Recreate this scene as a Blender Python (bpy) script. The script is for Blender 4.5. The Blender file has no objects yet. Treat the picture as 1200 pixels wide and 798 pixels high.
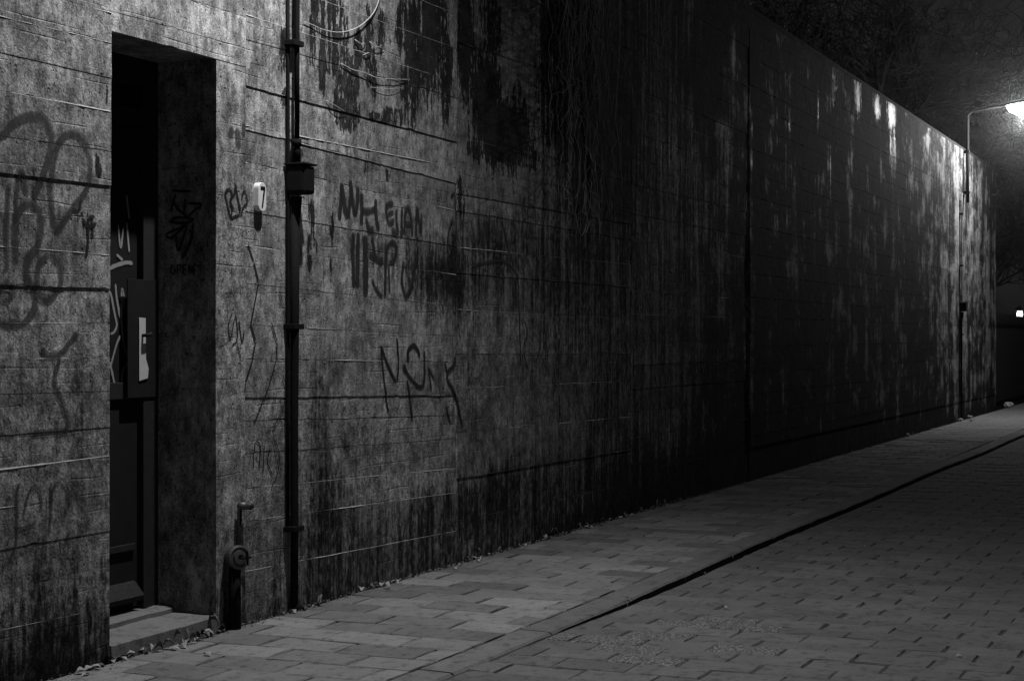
import bpy, bmesh, math, random
import numpy as np

from mathutils import Vector, Matrix, Euler

scene = bpy.context.scene
R = math.radians
# ------------------------------------------------------------------ camera
F = 2000.0                       # focal length in photograph pixels (1200 wide, about 60 mm)
TH = math.atan(867 / F)          # angle between the view and the wall
C, S = math.cos(TH), math.sin(TH)
H, D = 1.2, 3.905                # eye height, distance from the wall plane (y = 0)
cam_d = bpy.data.cameras.new('camera')
cam = bpy.data.objects.new('camera', cam_d)
scene.collection.objects.link(cam)
cam.location = (0, -D, H)
cam.rotation_euler = (math.pi / 2, 0, -(math.pi / 2 - TH))
cam_d.sensor_width = 36
cam_d.lens = 36 * F / 1200
cam_d.shift_y = -3 / 1200
cam_d.clip_start = 0.05
cam_d.clip_end = 1500
scene.camera = cam
# ------------------------------------------------------------------ world: night sky
world = bpy.data.worlds.new('World')
scene.world = world
world.use_nodes = True
nt = world.node_tree
bg = nt.nodes['Background']
sky = nt.nodes.new('ShaderNodeTexSky')
sky.sky_type = 'NISHITA'
sky.sun_disc = False
sky.sun_elevation = R(3)
sky.sun_rotation = R(200)
bw = nt.nodes.new('ShaderNodeRGBToBW')
nt.links.new(sky.outputs[0], bw.inputs[0])
nt.links.new(bw.outputs[0], bg.inputs['Color'])
bg.inputs['Strength'].default_value = 0.0085
LAMP_W = 385.0
HAZE_D = 0.0006
# ------------------------------------------------------------------ exposure
vs = scene.view_settings
vs.view_transform = 'Standard'
vs.look = 'None'
vs.exposure = 0
vs.gamma = 1
scene.cycles.use_denoising = True
scene.cycles.max_bounces = 4
scene.cycles.diffuse_bounces = 3
scene.cycles.glossy_bounces = 2
scene.cycles.volume_bounces = 0
scene.cycles.transparent_max_bounces = 16
col = scene.collection
rng = random.Random(7)
nrng = np.random.default_rng(11)

# ------------------------------------------------------------------ survey: photograph measurements to places on a plane
def on_wall(px, py, y=0.0):
    u = px - 600
    t = (D + y) / (F * S - u * C)
    return t * (F * C + u * S), H + t * (396 - py)

def on_jamb(px, py, X):
    u = px - 600
    t = X / (F * C + u * S)
    return t * (F * S - u * C) - D, H + t * (396 - py)

def on_ground(px, py, z=0.0):
    u = px - 600
    t = (H - z) / (py - 396)
    return t * (F * C + u * S), -D + t * (F * S - u * C)

# ------------------------------------------------------------------ numpy value noise
_tab = nrng.random((256, 256))
def vnoise(x, y):
    x = np.asarray(x, float); y = np.asarray(y, float)
    xi = np.floor(x).astype(int); yi = np.floor(y).astype(int)
    fx = x - xi; fy = y - yi
    fx = fx * fx * (3 - 2 * fx); fy = fy * fy * (3 - 2 * fy)
    a = _tab[xi & 255, yi & 255]; b = _tab[(xi + 1) & 255, yi & 255]
    c = _tab[xi & 255, (yi + 1) & 255]; d = _tab[(xi + 1) & 255, (yi + 1) & 255]
    return (a * (1 - fx) + b * fx) * (1 - fy) + (c * (1 - fx) + d * fx) * fy

def fbm(x, y, o=3):
    r = 0; a = 0.5
    for i in range(o):
        r = r + a * vnoise(np.asarray(x) * 2 ** i + 17.3 * i, np.asarray(y) * 2 ** i + 5.1 * i); a *= 0.5
    return r

# ------------------------------------------------------------------ object helpers
def link(o, parent=None):
    col.objects.link(o)
    if parent is not None:
        o.parent = parent
    return o

def tag(o, label=None, cat=None, group=None, kind=None):
    if label: o['label'] = label
    if cat: o['category'] = cat
    if group: o['group'] = group
    if kind: o['kind'] = kind
    return o

def empty(name, loc=(0, 0, 0), rz=0.0):
    o = bpy.data.objects.new(name, None)
    o.empty_display_size = 0.1
    o.location = loc
    o.rotation_euler = (0, 0, rz)
    return link(o)

class MB:
    """collects shapes for one mesh"""
    def __init__(s):
        s.v = []; s.f = []
    def add(s, verts, faces):
        n = len(s.v)
        s.v.extend([tuple(p) for p in verts])
        s.f.extend([tuple(i + n for i in f) for f in faces])
        return s
    def box(s, x0, x1, y0, y1, z0, z1):
        return s.add([(x0, y0, z0), (x1, y0, z0), (x1, y1, z0), (x0, y1, z0), (x0, y0, z1), (x1, y0, z1), (x1, y1, z1), (x0, y1, z1)],
                     [(0, 3, 2, 1), (4, 5, 6, 7), (0, 1, 5, 4), (1, 2, 6, 5), (2, 3, 7, 6), (3, 0, 4, 7)])
    def bevbox(s, x0, x1, y0, y1, z0, z1, b=0.004):
        bm = bmesh.new()
        bmesh.ops.create_cube(bm, size=1)
        for v in bm.verts:
            v.co = ((x0 + x1) / 2 + v.co.x * (x1 - x0), (y0 + y1) / 2 + v.co.y * (y1 - y0), (z0 + z1) / 2 + v.co.z * (z1 - z0))
        bmesh.ops.bevel(bm, geom=bm.edges[:], offset=b, segments=2, affect='EDGES', profile=0.6)
        bm.verts.index_update()
        s.add([v.co[:] for v in bm.verts], [[v.index for v in f.verts] for f in bm.faces])
        bm.free()
        return s
    def tube(s, pts, rad, n=8, cap=True):
        pts = [Vector(p) for p in pts]
        if not hasattr(rad, '__len__'):
            rad = [rad] * len(pts)
        rings = []
        up = Vector((0, 0, 1))
        d0 = (pts[1] - pts[0]).normalized()
        a = d0.orthogonal().normalized()
        for i, p in enumerate(pts):
            d = (pts[min(i + 1, len(pts) - 1)] - pts[max(i - 1, 0)])
            if d.length < 1e-9: d = d0
            d.normalize()
            a = (a - d * a.dot(d))
            if a.length < 1e-6: a = d.orthogonal()
            a.normalize()
            b = d.cross(a)
            rings.append([p + (a * math.cos(2 * math.pi * k / n) + b * math.sin(2 * math.pi * k / n)) * rad[i] for k in range(n)])
        vs_ = [q for r in rings for q in r]
        fs = [(i * n + k, i * n + (k + 1) % n, (i + 1) * n + (k + 1) % n, (i + 1) * n + k) for i in range(len(pts) - 1) for k in range(n)]
        if cap:
            fs.append(tuple(range(n - 1, -1, -1)))
            fs.append(tuple((len(pts) - 1) * n + k for k in range(n)))
        return s.add(vs_, fs)
    def lathe(s, prof, axis, origin, n=20):
        """prof: list of (r, h) along axis"""
        ax = Vector(axis).normalized(); a = ax.orthogonal().normalized(); b = ax.cross(a); o = Vector(origin)
        vs_ = [o + ax * h + (a * math.cos(2 * math.pi * k / n) + b * math.sin(2 * math.pi * k / n)) * r for r, h in prof for k in range(n)]
        m = len(prof)
        fs = [(i * n + k, i * n + (k + 1) % n, (i + 1) * n + (k + 1) % n, (i + 1) * n + k) for i in range(m - 1) for k in range(n)]
        fs.append(tuple(range(n - 1, -1, -1))); fs.append(tuple((m - 1) * n + k for k in range(n)))
        return s.add(vs_, fs)
    def mesh(s, name, mat, smooth=False):
        me = bpy.data.meshes.new(name)
        me.from_pydata(s.v, [], s.f)
        me.materials.append(mat)
        if smooth:
            me.polygons.foreach_set('use_smooth', [True] * len(me.polygons))
        me.update()
        return me
    def build(s, name, mat, parent=None, smooth=False):
        return link(bpy.data.objects.new(name, s.mesh(name, mat, smooth)), parent)

# ------------------------------------------------------------------ materials
class NT:
    def __init__(s, name):
        s.m = bpy.data.materials.new(name); s.m.use_nodes = True
        s.t = s.m.node_tree; s.b = s.t.nodes['Principled BSDF']; s.out = s.t.nodes['Material Output']
    def n(s, typ, **kw):
        o = s.t.nodes.new('ShaderNode' + typ)
        for k, v in kw.items(): setattr(o, k, v)
        return o
    def l(s, a, b): s.t.links.new(a, b)
    def inp(s, sock, v):
        if isinstance(v, bpy.types.NodeSocket): s.l(v, sock)
        else: sock.default_value = v
    def math(s, op, a, b=0.0, c=None, clamp=False):
        o = s.n('Math', operation=op); o.use_clamp = clamp
        s.inp(o.inputs[0], a); s.inp(o.inputs[1], b)
        if c is not None: s.inp(o.inputs[2], c)
        return o.outputs[0]
    def step(s, v, lo, hi, a=0.0, b=1.0):
        o = s.n('MapRange'); o.interpolation_type = 'SMOOTHSTEP'
        s.inp(o.inputs[0], v); s.inp(o.inputs[1], lo); s.inp(o.inputs[2], hi); s.inp(o.inputs[3], a); s.inp(o.inputs[4], b)
        return o.outputs[0]
    def noise(s, vec, scale, detail=3.0, rough=0.55, stretch=None, dist=0.0):
        if stretch:
            mp = s.n('Mapping'); s.l(vec, mp.inputs[0]); mp.inputs['Scale'].default_value = stretch; vec = mp.outputs[0]
        o = s.n('TexNoise'); s.l(vec, o.inputs['Vector'])
        o.inputs['Scale'].default_value = scale; o.inputs['Detail'].default_value = detail; o.inputs['Roughness'].default_value = rough
        o.inputs['Distortion'].default_value = dist
        return o.outputs['Fac']
    def mix(s, f, a, b):
        o = s.n('Mix'); o.data_type = 'FLOAT'
        s.inp(o.inputs[0], f); s.inp(o.inputs[2], a); s.inp(o.inputs[3], b)
        return o.outputs[0]
    def attr(s, name):
        o = s.n('Attribute'); o.attribute_name = name
        return o.outputs['Fac']
    def grey(s, v):
        o = s.n('CombineColor')
        for i in range(3): s.inp(o.inputs[i], v)
        return o.outputs[0]
    def pos(s):
        return s.n('NewGeometry').outputs['Position']
    def bump(s, h, dist, strength=1.0, normal=None):
        o = s.n('Bump'); s.l(h, o.inputs['Height']); o.inputs['Distance'].default_value = dist; o.inputs['Strength'].default_value = strength
        if normal is not None: s.l(normal, o.inputs['Normal'])
        return o.outputs[0]
    def set(s, base=None, rough=None, spec=None, metal=None, normal=None):
        if base is not None:
            if isinstance(base, float): s.b.inputs['Base Color'].default_value = (base, base, base, 1)
            else: s.l(s.grey(base), s.b.inputs['Base Color'])
        if rough is not None: s.inp(s.b.inputs['Roughness'], rough)
        if spec is not None: s.inp(s.b.inputs['Specular IOR Level'], spec)
        if metal is not None: s.inp(s.b.inputs['Metallic'], metal)
        if normal is not None: s.l(normal, s.b.inputs['Normal'])
        return s.m

def concrete_mat():
    m = NT('board_marked_concrete')
    P = m.pos()
    sx = m.n('SeparateXYZ'); m.l(P, sx.inputs[0])
    big = m.noise(P, 1.1, 4)
    mid = m.noise(P, 9.0, 4, 0.6)
    fine = m.noise(P, 120.0, 3, 0.6)
    grain = m.noise(P, 1.0, 2, 0.6, stretch=(7, 7, 210))
    vert = m.noise(P, 1.0, 4, 0.65, stretch=(26, 26, 1.6))
    vert2 = m.noise(P, 1.0, 3, 0.6, stretch=(9, 9, 0.8))
    flake = m.noise(P, 34.0, 4, 0.7, stretch=(1.5, 1.5, 0.6))
    oi = m.n('ObjectInfo').outputs['Random']
    base = m.math('MULTIPLY_ADD', big, 0.34, 0.10)
    base = m.math('ADD', base, m.math('MULTIPLY', m.math('SUBTRACT', mid, 0.5), 0.62))
    base = m.math('ADD', base, m.math('MULTIPLY', m.math('SUBTRACT', fine, 0.5), 0.60))
    base = m.math('ADD', base, m.math('MULTIPLY', m.math('SUBTRACT', grain, 0.5), 0.07))
    base = m.math('ADD', base, m.math('MULTIPLY', m.math('SUBTRACT', vert, 0.5), 0.20))
    blot = m.step(m.noise(P, 21.0, 5, 0.7, stretch=(1.3, 1.3, 0.75)), 0.36, 0.60)
    base = m.math('MULTIPLY', base, m.mix(blot, 0.55, 1.08))
    drip = m.step(m.noise(P, 1.0, 3, 0.7, stretch=(30, 30, 2.4), dist=0.4), 0.28, 0.52)
    base = m.math('MULTIPLY', base, m.mix(drip, 0.74, 1.0))
    fleck = m.step(m.noise(P, 55.0, 4, 0.75, stretch=(1.2, 1.2, 0.7)), 0.33, 0.47)
    base = m.math('MULTIPLY', base, m.mix(fleck, 0.25, 1.08))
    # fine board edges inside each lift
    fz = m.math('FRACT', m.math('ADD', m.math('DIVIDE', sx.outputs[2], 0.058), m.math('MULTIPLY', m.noise(P, 1.0, 2, 0.5, stretch=(1.2, 1.2, 6)), 1.3)))
    brd = m.math('MULTIPLY', m.step(m.math('ABSOLUTE', m.math('SUBTRACT', fz, 0.5)), 0.0, 0.07, 1.0, 0.0), m.step(m.noise(P, 1.0, 4, 0.6, stretch=(2.2, 2.2, 9)), 0.50, 0.66))
    base = m.math('MULTIPLY', base, m.mix(brd, 1.0, 0.72))
    base = m.math('MULTIPLY', base, m.math('MULTIPLY_ADD', oi, 0.42, 0.80))
    # broad runs of soot and cleaner wall on the neglected stretch
    run = m.math('ADD', m.noise(P, 1.0, 3, 0.6, stretch=(1.9, 1.9, 0.42)), m.math('MULTIPLY', m.math('SUBTRACT', m.noise(P, 1.0, 4, 0.65, stretch=(2.2, 2.2, 3.0)), 0.5), 1.1))
    run = m.math('MULTIPLY', m.math('SUBTRACT', run, 0.5), m.step(sx.outputs[0], 11.0, 15.0))
    # pale efflorescence and painted lamp glints
    pale = m.math('ADD', m.math('MULTIPLY_ADD', m.attr('pale'), 0.95, m.math('MULTIPLY', run, 0.5)), m.math('MULTIPLY', m.math('SUBTRACT', vert, 0.5), 1.5))
    pale = m.step(m.math('ADD', pale, m.math('MULTIPLY', m.math('SUBTRACT', flake, 0.5), 1.5)), 0.40, 0.80)
    # grime: algae and soot running down, plus painted lamp falloff
    gr = m.math('ADD', m.attr('grime_shade'), m.math('MULTIPLY', m.math('SUBTRACT', vert, 0.5), 1.1))
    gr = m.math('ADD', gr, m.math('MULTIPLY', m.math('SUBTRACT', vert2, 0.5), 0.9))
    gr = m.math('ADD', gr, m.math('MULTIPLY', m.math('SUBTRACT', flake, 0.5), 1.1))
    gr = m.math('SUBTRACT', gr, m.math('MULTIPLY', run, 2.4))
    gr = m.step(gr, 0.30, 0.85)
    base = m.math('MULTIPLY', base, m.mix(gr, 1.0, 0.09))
    base = m.mix(pale, base, m.math('MULTIPLY_ADD', fine, 0.30, 0.24))
    # black flaking coat with crisp edges
    st = m.math('ADD', m.math('MULTIPLY_ADD', m.attr('stain'), 1.15, -0.05), m.math('MULTIPLY', m.math('SUBTRACT', vert, 0.5), 1.7))
    st = m.math('ADD', st, m.math('MULTIPLY', m.math('SUBTRACT', flake, 0.5), 1.6))
    st = m.step(st, 0.44, 0.52)
    base = m.mix(m.math('MULTIPLY', st, 0.94), base, m.math('MULTIPLY_ADD', m.math('MULTIPLY', flake, mid), 0.05, 0.001))
    bl2 = m.step(m.noise(P, 4.5, 5, 0.72, stretch=(1.25, 1.25, 0.8)), 0.40, 0.56)
    base = m.math('MULTIPLY', base, m.mix(bl2, 0.62, 1.12))
    # pits and blow holes
    vo = m.n('TexVoronoi'); m.l(P, vo.inputs['Vector']); vo.inputs['Scale'].default_value = 17
    pit = m.step(m.math('ADD', vo.outputs['Distance'], m.math('MULTIPLY', mid, 0.34)), 0.20, 0.27)
    base = m.math('MULTIPLY', base, m.mix(pit, 0.25, 1.0))
    base = m.math('MAXIMUM', base, 0.008)
    hgt = m.math('MULTIPLY', mid, 0.9)
    hgt = m.math('ADD', hgt, m.math('MULTIPLY', fine, 0.30))
    hgt = m.math('ADD', hgt, m.math('MULTIPLY', flake, 0.35))
    hgt = m.math('ADD', hgt, m.math('MULTIPLY', pit, 0.9))
    hgt = m.math('ADD', hgt, m.math('MULTIPLY', brd, -0.28))
    nrm = m.bump(hgt, 0.0085, 1.0)
    rough = m.mix(gr, 0.62, 0.85)
    rough = m.mix(st, rough, 0.75)
    rough = m.mix(pale, rough, 0.45)
    spec = m.math('MULTIPLY', m.mix(gr, 0.40, 0.06), m.mix(st, 1.0, 0.12))
    spec = m.mix(pale, spec, 0.32)
    return m.set(base, rough, spec, 0.0, nrm)

def paver_mat(name, lo, hi, rough_stone=False, bump=0.0015, gloss=0.12):
    m = NT(name)
    P = m.pos()
    oi = m.n('ObjectInfo').outputs['Random']
    mid = m.noise(P, 7, 4)
    fine = m.noise(P, 150, 3, 0.65)
    blot = m.noise(P, 1.2, 3)
    if rough_stone:
        vo = m.n('TexVoronoi'); m.l(P, vo.inputs['Vector']); vo.inputs['Scale'].default_value = 150
        cell = m.n('SeparateColor'); m.l(vo.outputs['Color'], cell.inputs[0])
        base = m.math('MULTIPLY_ADD', m.math('POWER', cell.outputs[0], 2.0), 0.26, 0.07)
        hgt = m.math('ADD', m.math('MULTIPLY', vo.outputs['Distance'], -1.2), m.math('MULTIPLY', fine, 0.3))
        return m.set(base, 0.8, 0.2, 0.0, m.bump(hgt, 0.008, 1.0))
    base = m.mix(oi, lo, hi)
    base = m.math('MULTIPLY', base, m.math('MULTIPLY_ADD', mid, 0.5, 0.75))
    base = m.math('MULTIPLY', base, m.math('MULTIPLY_ADD', fine, 0.9, 0.55))
    base = m.math('MULTIPLY', base, m.math('MULTIPLY_ADD', blot, 0.5, 0.75))
    spot = m.step(m.noise(P, 16, 5, 0.7), 0.34, 0.50)
    base = m.math('MULTIPLY', base, m.mix(spot, 0.62, 1.05))
    grit = m.step(m.noise(P, 260, 2, 0.6), 0.30, 0.42)
    base = m.math('MULTIPLY', base, m.mix(grit, 0.55, 1.0))
    hgt = m.math('ADD', m.math('MULTIPLY', mid, 1.4), m.math('MULTIPLY', fine, 0.8))
    return m.set(base, 0.92, gloss, 0.0, m.bump(hgt, bump * 2.2, 1.0))

def plain(name, base, rough=0.6, spec=0.5, metal=0.0, var=0.4, scale=30, bump=0.0):
    m = NT(name)
    P = m.pos()
    n1 = m.noise(P, scale, 4, 0.6)
    b = m.math('MULTIPLY', m.math('MULTIPLY_ADD', n1, 2 * var, 1 - var), base)
    nr = m.bump(n1, bump, 1.0) if bump else None
    return m.set(b, rough, spec, metal, nr)

def spray_mat(name, base, strength):
    m = NT(name)
    P = m.pos()
    a = m.attr('edge')
    n1 = m.noise(P, 45, 4, 0.65)
    n2 = m.noise(P, 1.0, 4, 0.6, stretch=(40, 40, 6))
    al = m.math('ADD', m.math('MULTIPLY', a, 1.5), m.math('MULTIPLY', m.math('SUBTRACT', n1, 0.5), 1.3))
    al = m.math('ADD', al, m.math('MULTIPLY', m.math('SUBTRACT', n2, 0.55), 0.9))
    al = m.step(al, 0.25, 1.0, 0.0, strength)
    m.set(base, 0.6, 0.3)
    m.l(al, m.b.inputs['Alpha'])
    return m.m

M = {}
M['concrete'] = concrete_mat()
M['fin'] = plain('grout_fin', 0.30, 0.7, 0.4, 0, 0.6, 40, 0.002)
M['coping'] = plain('dark_coping', 0.02, 0.9, 0.15, 0, 0.6, 15, 0.006)  # one even dark tone along the wall top
M['tile'] = paver_mat('sidewalk_tile', 0.105, 0.215)
M['road_brick'] = paver_mat('road_paver', 0.10, 0.13)
M['kerb'] = paver_mat('kerb_concrete', 0.12, 0.145)
M['kerb_face'] = plain('shaded_kerb_face', 0.03, 0.95, 0.1, 0, 0.6, 30, 0.004)  # shade on the kerb's street face, painted as a dark tone
M['step'] = paver_mat('worn_step_concrete', 0.15, 0.17)
M['aggregate'] = paver_mat('washed_aggregate', 0.1, 0.4, True)
M['sand'] = plain('joint_sand', 0.016, 0.9, 0.2, 0, 0.5, 60, 0.004)
M['road_sand'] = plain('road_joint_sand', 0.04, 0.9, 0.2, 0, 0.6, 50, 0.004)
M['earth'] = plain('earth', 0.03, 0.95, 0.1, 0, 0.6, 3, 0.03)
M['spray'] = spray_mat('black_spray_paint', 0.012, 0.92)
M['spray_faint'] = spray_mat('faded_spray_paint', 0.020, 0.84)
M['spray_old'] = spray_mat('old_washed_spray_paint', 0.035, 0.62)
M['spray_pale'] = spray_mat('pale_spray_paint', 0.30, 0.75)
M['dark_metal'] = plain('dark_painted_steel', 0.008, 0.85, 0.10, 0.0, 0.5, 40, 0.001)
M['galv'] = plain('weathered_galvanised_steel', 0.09, 0.5, 0.5, 0.6, 0.3, 25)
M['enamel'] = plain('white_enamel', 0.72, 0.35, 0.5, 0, 0.12, 20)
M['digit'] = plain('black_enamel', 0.012, 0.4)
M['door_paint'] = plain('dark_door_paint', 0.010, 0.8, 0.15, 0, 0.5, 14, 0.001)
M['door_frame'] = plain('door_frame_paint', 0.016, 0.8, 0.2, 0, 0.5, 18, 0.001)
M['paper'] = plain('white_notice', 0.42, 0.7, 0.3, 0, 0.1, 20)
M['leaf'] = plain('dry_leaf', 0.28, 0.7, 0.4, 0, 0.7, 25)
M['leaf_dark'] = plain('wet_dead_leaf', 0.07, 0.6, 0.4, 0, 0.7, 25)
M['vine'] = plain('dry_vine', 0.34, 0.8, 0.2, 0, 0.5, 20)
M['root'] = plain('pale_root', 0.45, 0.7, 0.3, 0, 0.3, 20)
M['bark'] = plain('bark', 0.022, 0.95, 0.2, 0, 0.5, 12, 0.01)
M['glass'] = plain('dirty_glass', 0.01, 0.25, 0.5, 0, 0.4, 10)
def emis(name, v):
    m = NT(name); m.set(0.8, 0.4)
    m.b.inputs['Emission Color'].default_value = (1, 1, 1, 1); m.b.inputs['Emission Strength'].default_value = v
    return m.m
M['pole'] = plain('grey_lamp_paint', 0.018, 0.85, 0.1, 0, 0.3, 25)
M['lamp_glow'] = emis('lit_lamp_bowl', 40)
M['dim_lamp_glow'] = emis('lit_dim_bowl', 10)
M['lamp_far'] = emis('lit_distant_lamp', 5)

# ================================================================== SETTING: ground, pavement, road
WALL_X0, WALL_X1, WALL_T = 1.5, 29.2, 0.7
WALL_H = 3.965
def grid_sheet(name, x0, x1, y0, y1, nx, ny, zf, mat, parent=None):
    xs = np.linspace(x0, x1, nx); ys = np.linspace(y0, y1, ny)
    X, Y = np.meshgrid(xs, ys)
    Z = zf(X, Y)
    v = np.stack([X.ravel(), Y.ravel(), Z.ravel()], 1)
    f = [(j * nx + i, j * nx + i + 1, (j + 1) * nx + i + 1, (j + 1) * nx + i) for j in range(ny - 1) for i in range(nx - 1)]
    mb = MB(); mb.v = [tuple(p) for p in v]; mb.f = f
    return mb.build(name, mat, parent)

ground = MB()
ground.add([(-600, -600, -0.30), (900, -600, -0.30), (900, 600, -0.30), (-600, 600, -0.30)], [(0, 1, 2, 3)])
tag(ground.build('ground', M['earth']), kind='structure')

def road_z(x):                      # the roadway lies flush with the kerb by the door and drops away from it
    t = np.clip((np.asarray(x, float) - 5.9) / 2.6, 0, 1); t = t * t * (3 - 2 * t)
    return -0.004 - 0.031 * t
def kerb_y(x):                      # outer edge of the kerb, slightly wavy
    x = np.asarray(x, float)
    return -1.275 - 0.02 * np.sin(x * 0.31 + 1.0) - 0.012 * np.sin(x * 1.1)
KW = 0.145
sidewalk = grid_sheet('sidewalk', WALL_X0, 60, -1.2, 0.12, 120, 6, lambda X, Y: -0.014 + 0 * X, M['sand'])
tag(sidewalk, kind='structure')
road = grid_sheet('road', WALL_X0, 60, -6.5, -1.26, 160, 16, lambda X, Y: road_z(X) - 0.005, M['road_sand'])
tag(road, kind='structure')
kerb = MB().box(WALL_X0, 60, -1.26, -1.16, -0.2, -0.05).build('kerb', M['sand'])
tag(kerb, kind='structure')

def paver_shape(lx, ly, seed, h=0.07):
    """a paver with worn, slightly uneven arrises; top at z=0"""
    r = random.Random(seed)
    mb = MB()
    c = 0.006
    j = lambda: r.uniform(-0.0025, 0.0025)
    def ring(ix, z, jit=True):
        pts = []
        for a, b in ((-1, -1), (0, -1), (1, -1), (1, 0), (1, 1), (0, 1), (-1, 1), (-1, 0)):
            pts.append((a * (lx / 2 - ix) + (j() if jit else 0), b * (ly / 2 - ix) + (j() if jit else 0), z + (r.uniform(-0.001, 0.001) if jit else 0)))
        return pts
    r0 = ring(0.0, -h, False); r1 = ring(0.0, -c); r2 = ring(c * 0.9, -0.0005)
    mb.v = r0 + r1 + r2 + [(0, 0, 0.0008)]
    for k in range(8):
        q = (k + 1) % 8
        mb.f.append((k, q, 8 + q, 8 + k)); mb.f.append((8 + k, 8 + q, 16 + q, 16 + k)); mb.f.append((16 + k, 16 + q, 24))
    return mb

def lay(parent, lx, ly, x0, x1, ylo, yhi, zf, mats, stuff_mat, name, nmax, seed, gap=0.008, stagger_rows=True, first_y=None, keep=None, tilt=0.006, end_gap=1.0):
    """rows run across the street (long side towards the wall), half bond"""
    r = random.Random(seed)
    variants = {}
    for mi, mt in enumerate(mats):
        variants[mi] = [paver_shape(lx - gap, ly - gap * end_gap, seed * 10 + mi * 5 + k).mesh(name, mt) for k in range(4)]
    items = []
    nrow = int((x1 - x0) / lx)
    for i in range(nrow):
        cx = x0 + (i + 0.5) * lx
        ystart = first_y - (ly / 2 if i % 2 else 0)
        k = 0
        y = ystart
        while y > ylo - ly * 0.5:
            ya, yb = y - ly, y
            top = min(yb, yhi(cx)); bot = max(ya, ylo if not callable(ylo) else ylo(cx))
            if top - bot > 0.05:
                items.append((cx, (top + bot) / 2, top - bot))
            y -= ly
    def dist(it):
        return (it[0]) ** 2 * 1.0 + (it[1] + D) ** 2
    def visible(it):
        d = it[0] * C + (it[1] + D) * S
        if d < 0.5: return False
        u = (it[0] * S - (it[1] + D) * C) / d * F + 600
        v = 396 + H / d * F
        return -40 < u < 1240 and v < 840
    vis = sorted([it for it in items if visible(it)], key=dist)
    singles = set(vis[:nmax])
    rest = MB()
    base = paver_shape(1, 1, 3)
    cnt = 0
    for it in items:
        cx, cy, ln = it
        z = float(zf(cx)) + r.gauss(0, 0.0014)
        rx, ry, rz = r.gauss(0, tilt), r.gauss(0, tilt), r.gauss(0, 0.010)
        jx, jy = r.gauss(0, 0.0015), r.gauss(0, 0.0025)
        if it in singles:
            mi = keep(cx, cy, r) if keep else 0
            o = bpy.data.objects.new(name, r.choice(variants[mi]))
            o.location = (cx + jx, cy + jy, z)
            o.rotation_euler = (rx, ry, rz + (math.pi if r.random() < .5 else 0))
            if abs(ln - ly) > 0.004: o.scale = (1, (ln - gap) / (ly - gap), 1)
            o.scale = (o.scale[0] * r.uniform(.985, 1.010), o.scale[1] * r.uniform(.982, 1.004), 1)
            link(o, parent)
        else:
            hx, hy = (lx - gap * .5) / 2 - r.uniform(0, .0015), (ln - gap * .4) / 2 - r.uniform(0, .002)
            c = 0.006
            rest.add([(cx - hx, cy - hy, z - .05), (cx + hx, cy - hy, z - .05), (cx + hx, cy + hy, z - .05), (cx - hx, cy + hy, z - .05),
                      (cx - hx, cy - hy, z - c), (cx + hx, cy - hy, z - c), (cx + hx, cy + hy, z - c), (cx - hx, cy + hy, z - c),
                      (cx - hx + c, cy - hy + c, z + ry * .05), (cx + hx - c, cy - hy + c, z - ry * .05), (cx + hx - c, cy + hy - c, z + rx * .05), (cx - hx + c, cy + hy - c, z - rx * .05)],
                     [(0, 1, 5, 4), (1, 2, 6, 5), (2, 3, 7, 6), (3, 0, 4, 7), (4, 5, 9, 8), (5, 6, 10, 9), (6, 7, 11, 10), (7, 4, 8, 11), (8, 9, 10, 11)])
    o = rest.build('distant_' + name, stuff_mat, parent)
    o['kind'] = 'stuff'

lay(sidewalk, 0.217, 0.341, 2.03, 59, -1.125, lambda x: -0.035, lambda x: 0.0, [M['tile']], M['tile'], 'paving_tile', 295, 3,
    first_y=0.035 + 0.14)
rough_spots = [on_ground(*p, z=-0.03) for p in [(748, 744), (790, 735), (722, 770), (700, 752), (840, 762), (882, 763), (845, 734), (880, 732), (757, 776)]]
def road_kind(cx, cy, r):
    return 1 if any(abs(cx - a) < 0.09 and abs(cy - b) < 0.14 for a, b in rough_spots) else 0
lay(road, 0.18, 0.282, 2.02, 59, -6.2, lambda x: float(kerb_y(x)) - 0.010, road_z, [M['road_brick'], M['aggregate']], M['road_brick'],
    'road_paver', 295, 5, first_y=-1.12, keep=road_kind, gap=0.0055, tilt=0.006, end_gap=0.45)
# kerb stones
x = 1.85
ks = []
while x < 58:
    L = 0.92
    bm = bmesh.new()
    n = 7
    vsx = []
    for i in range(n):
        xx = x + 0.006 + (L - 0.012) * i / (n - 1)
        yo = float(kerb_y(xx)); yi = yo + KW
        w = rng.uniform(-0.002, 0.002)
        e = 0.010 if 0 < i < n - 1 else 0.013
        z0 = 0.002 + rng.uniform(-0.0015, 0.0015)
        vsx.append([bm.verts.new(p) for p in ((xx, yo - .004, -0.22), (xx, yo + w, z0 - e), (xx, yo + e + w, z0 - .002), (xx, (yo + yi) / 2, z0), (xx, yi - .004, z0), (xx, yi, z0 - .008), (xx, yi, -0.22))])
    for i in range(n - 1):
        for k in range(6):
            bm.faces.new((vsx[i][k], vsx[i][k + 1], vsx[i + 1][k + 1], vsx[i + 1][k]))
    bm.faces.new(list(reversed(vsx[0]))); bm.faces.new(vsx[-1])
    bmesh.ops.recalc_face_normals(bm, faces=bm.faces[:])
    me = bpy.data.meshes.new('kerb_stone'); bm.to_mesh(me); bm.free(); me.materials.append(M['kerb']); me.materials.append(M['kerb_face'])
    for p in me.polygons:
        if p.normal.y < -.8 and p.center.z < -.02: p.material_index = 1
    link(bpy.data.objects.new('kerb_stone', me), kerb)
    x += L

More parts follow.
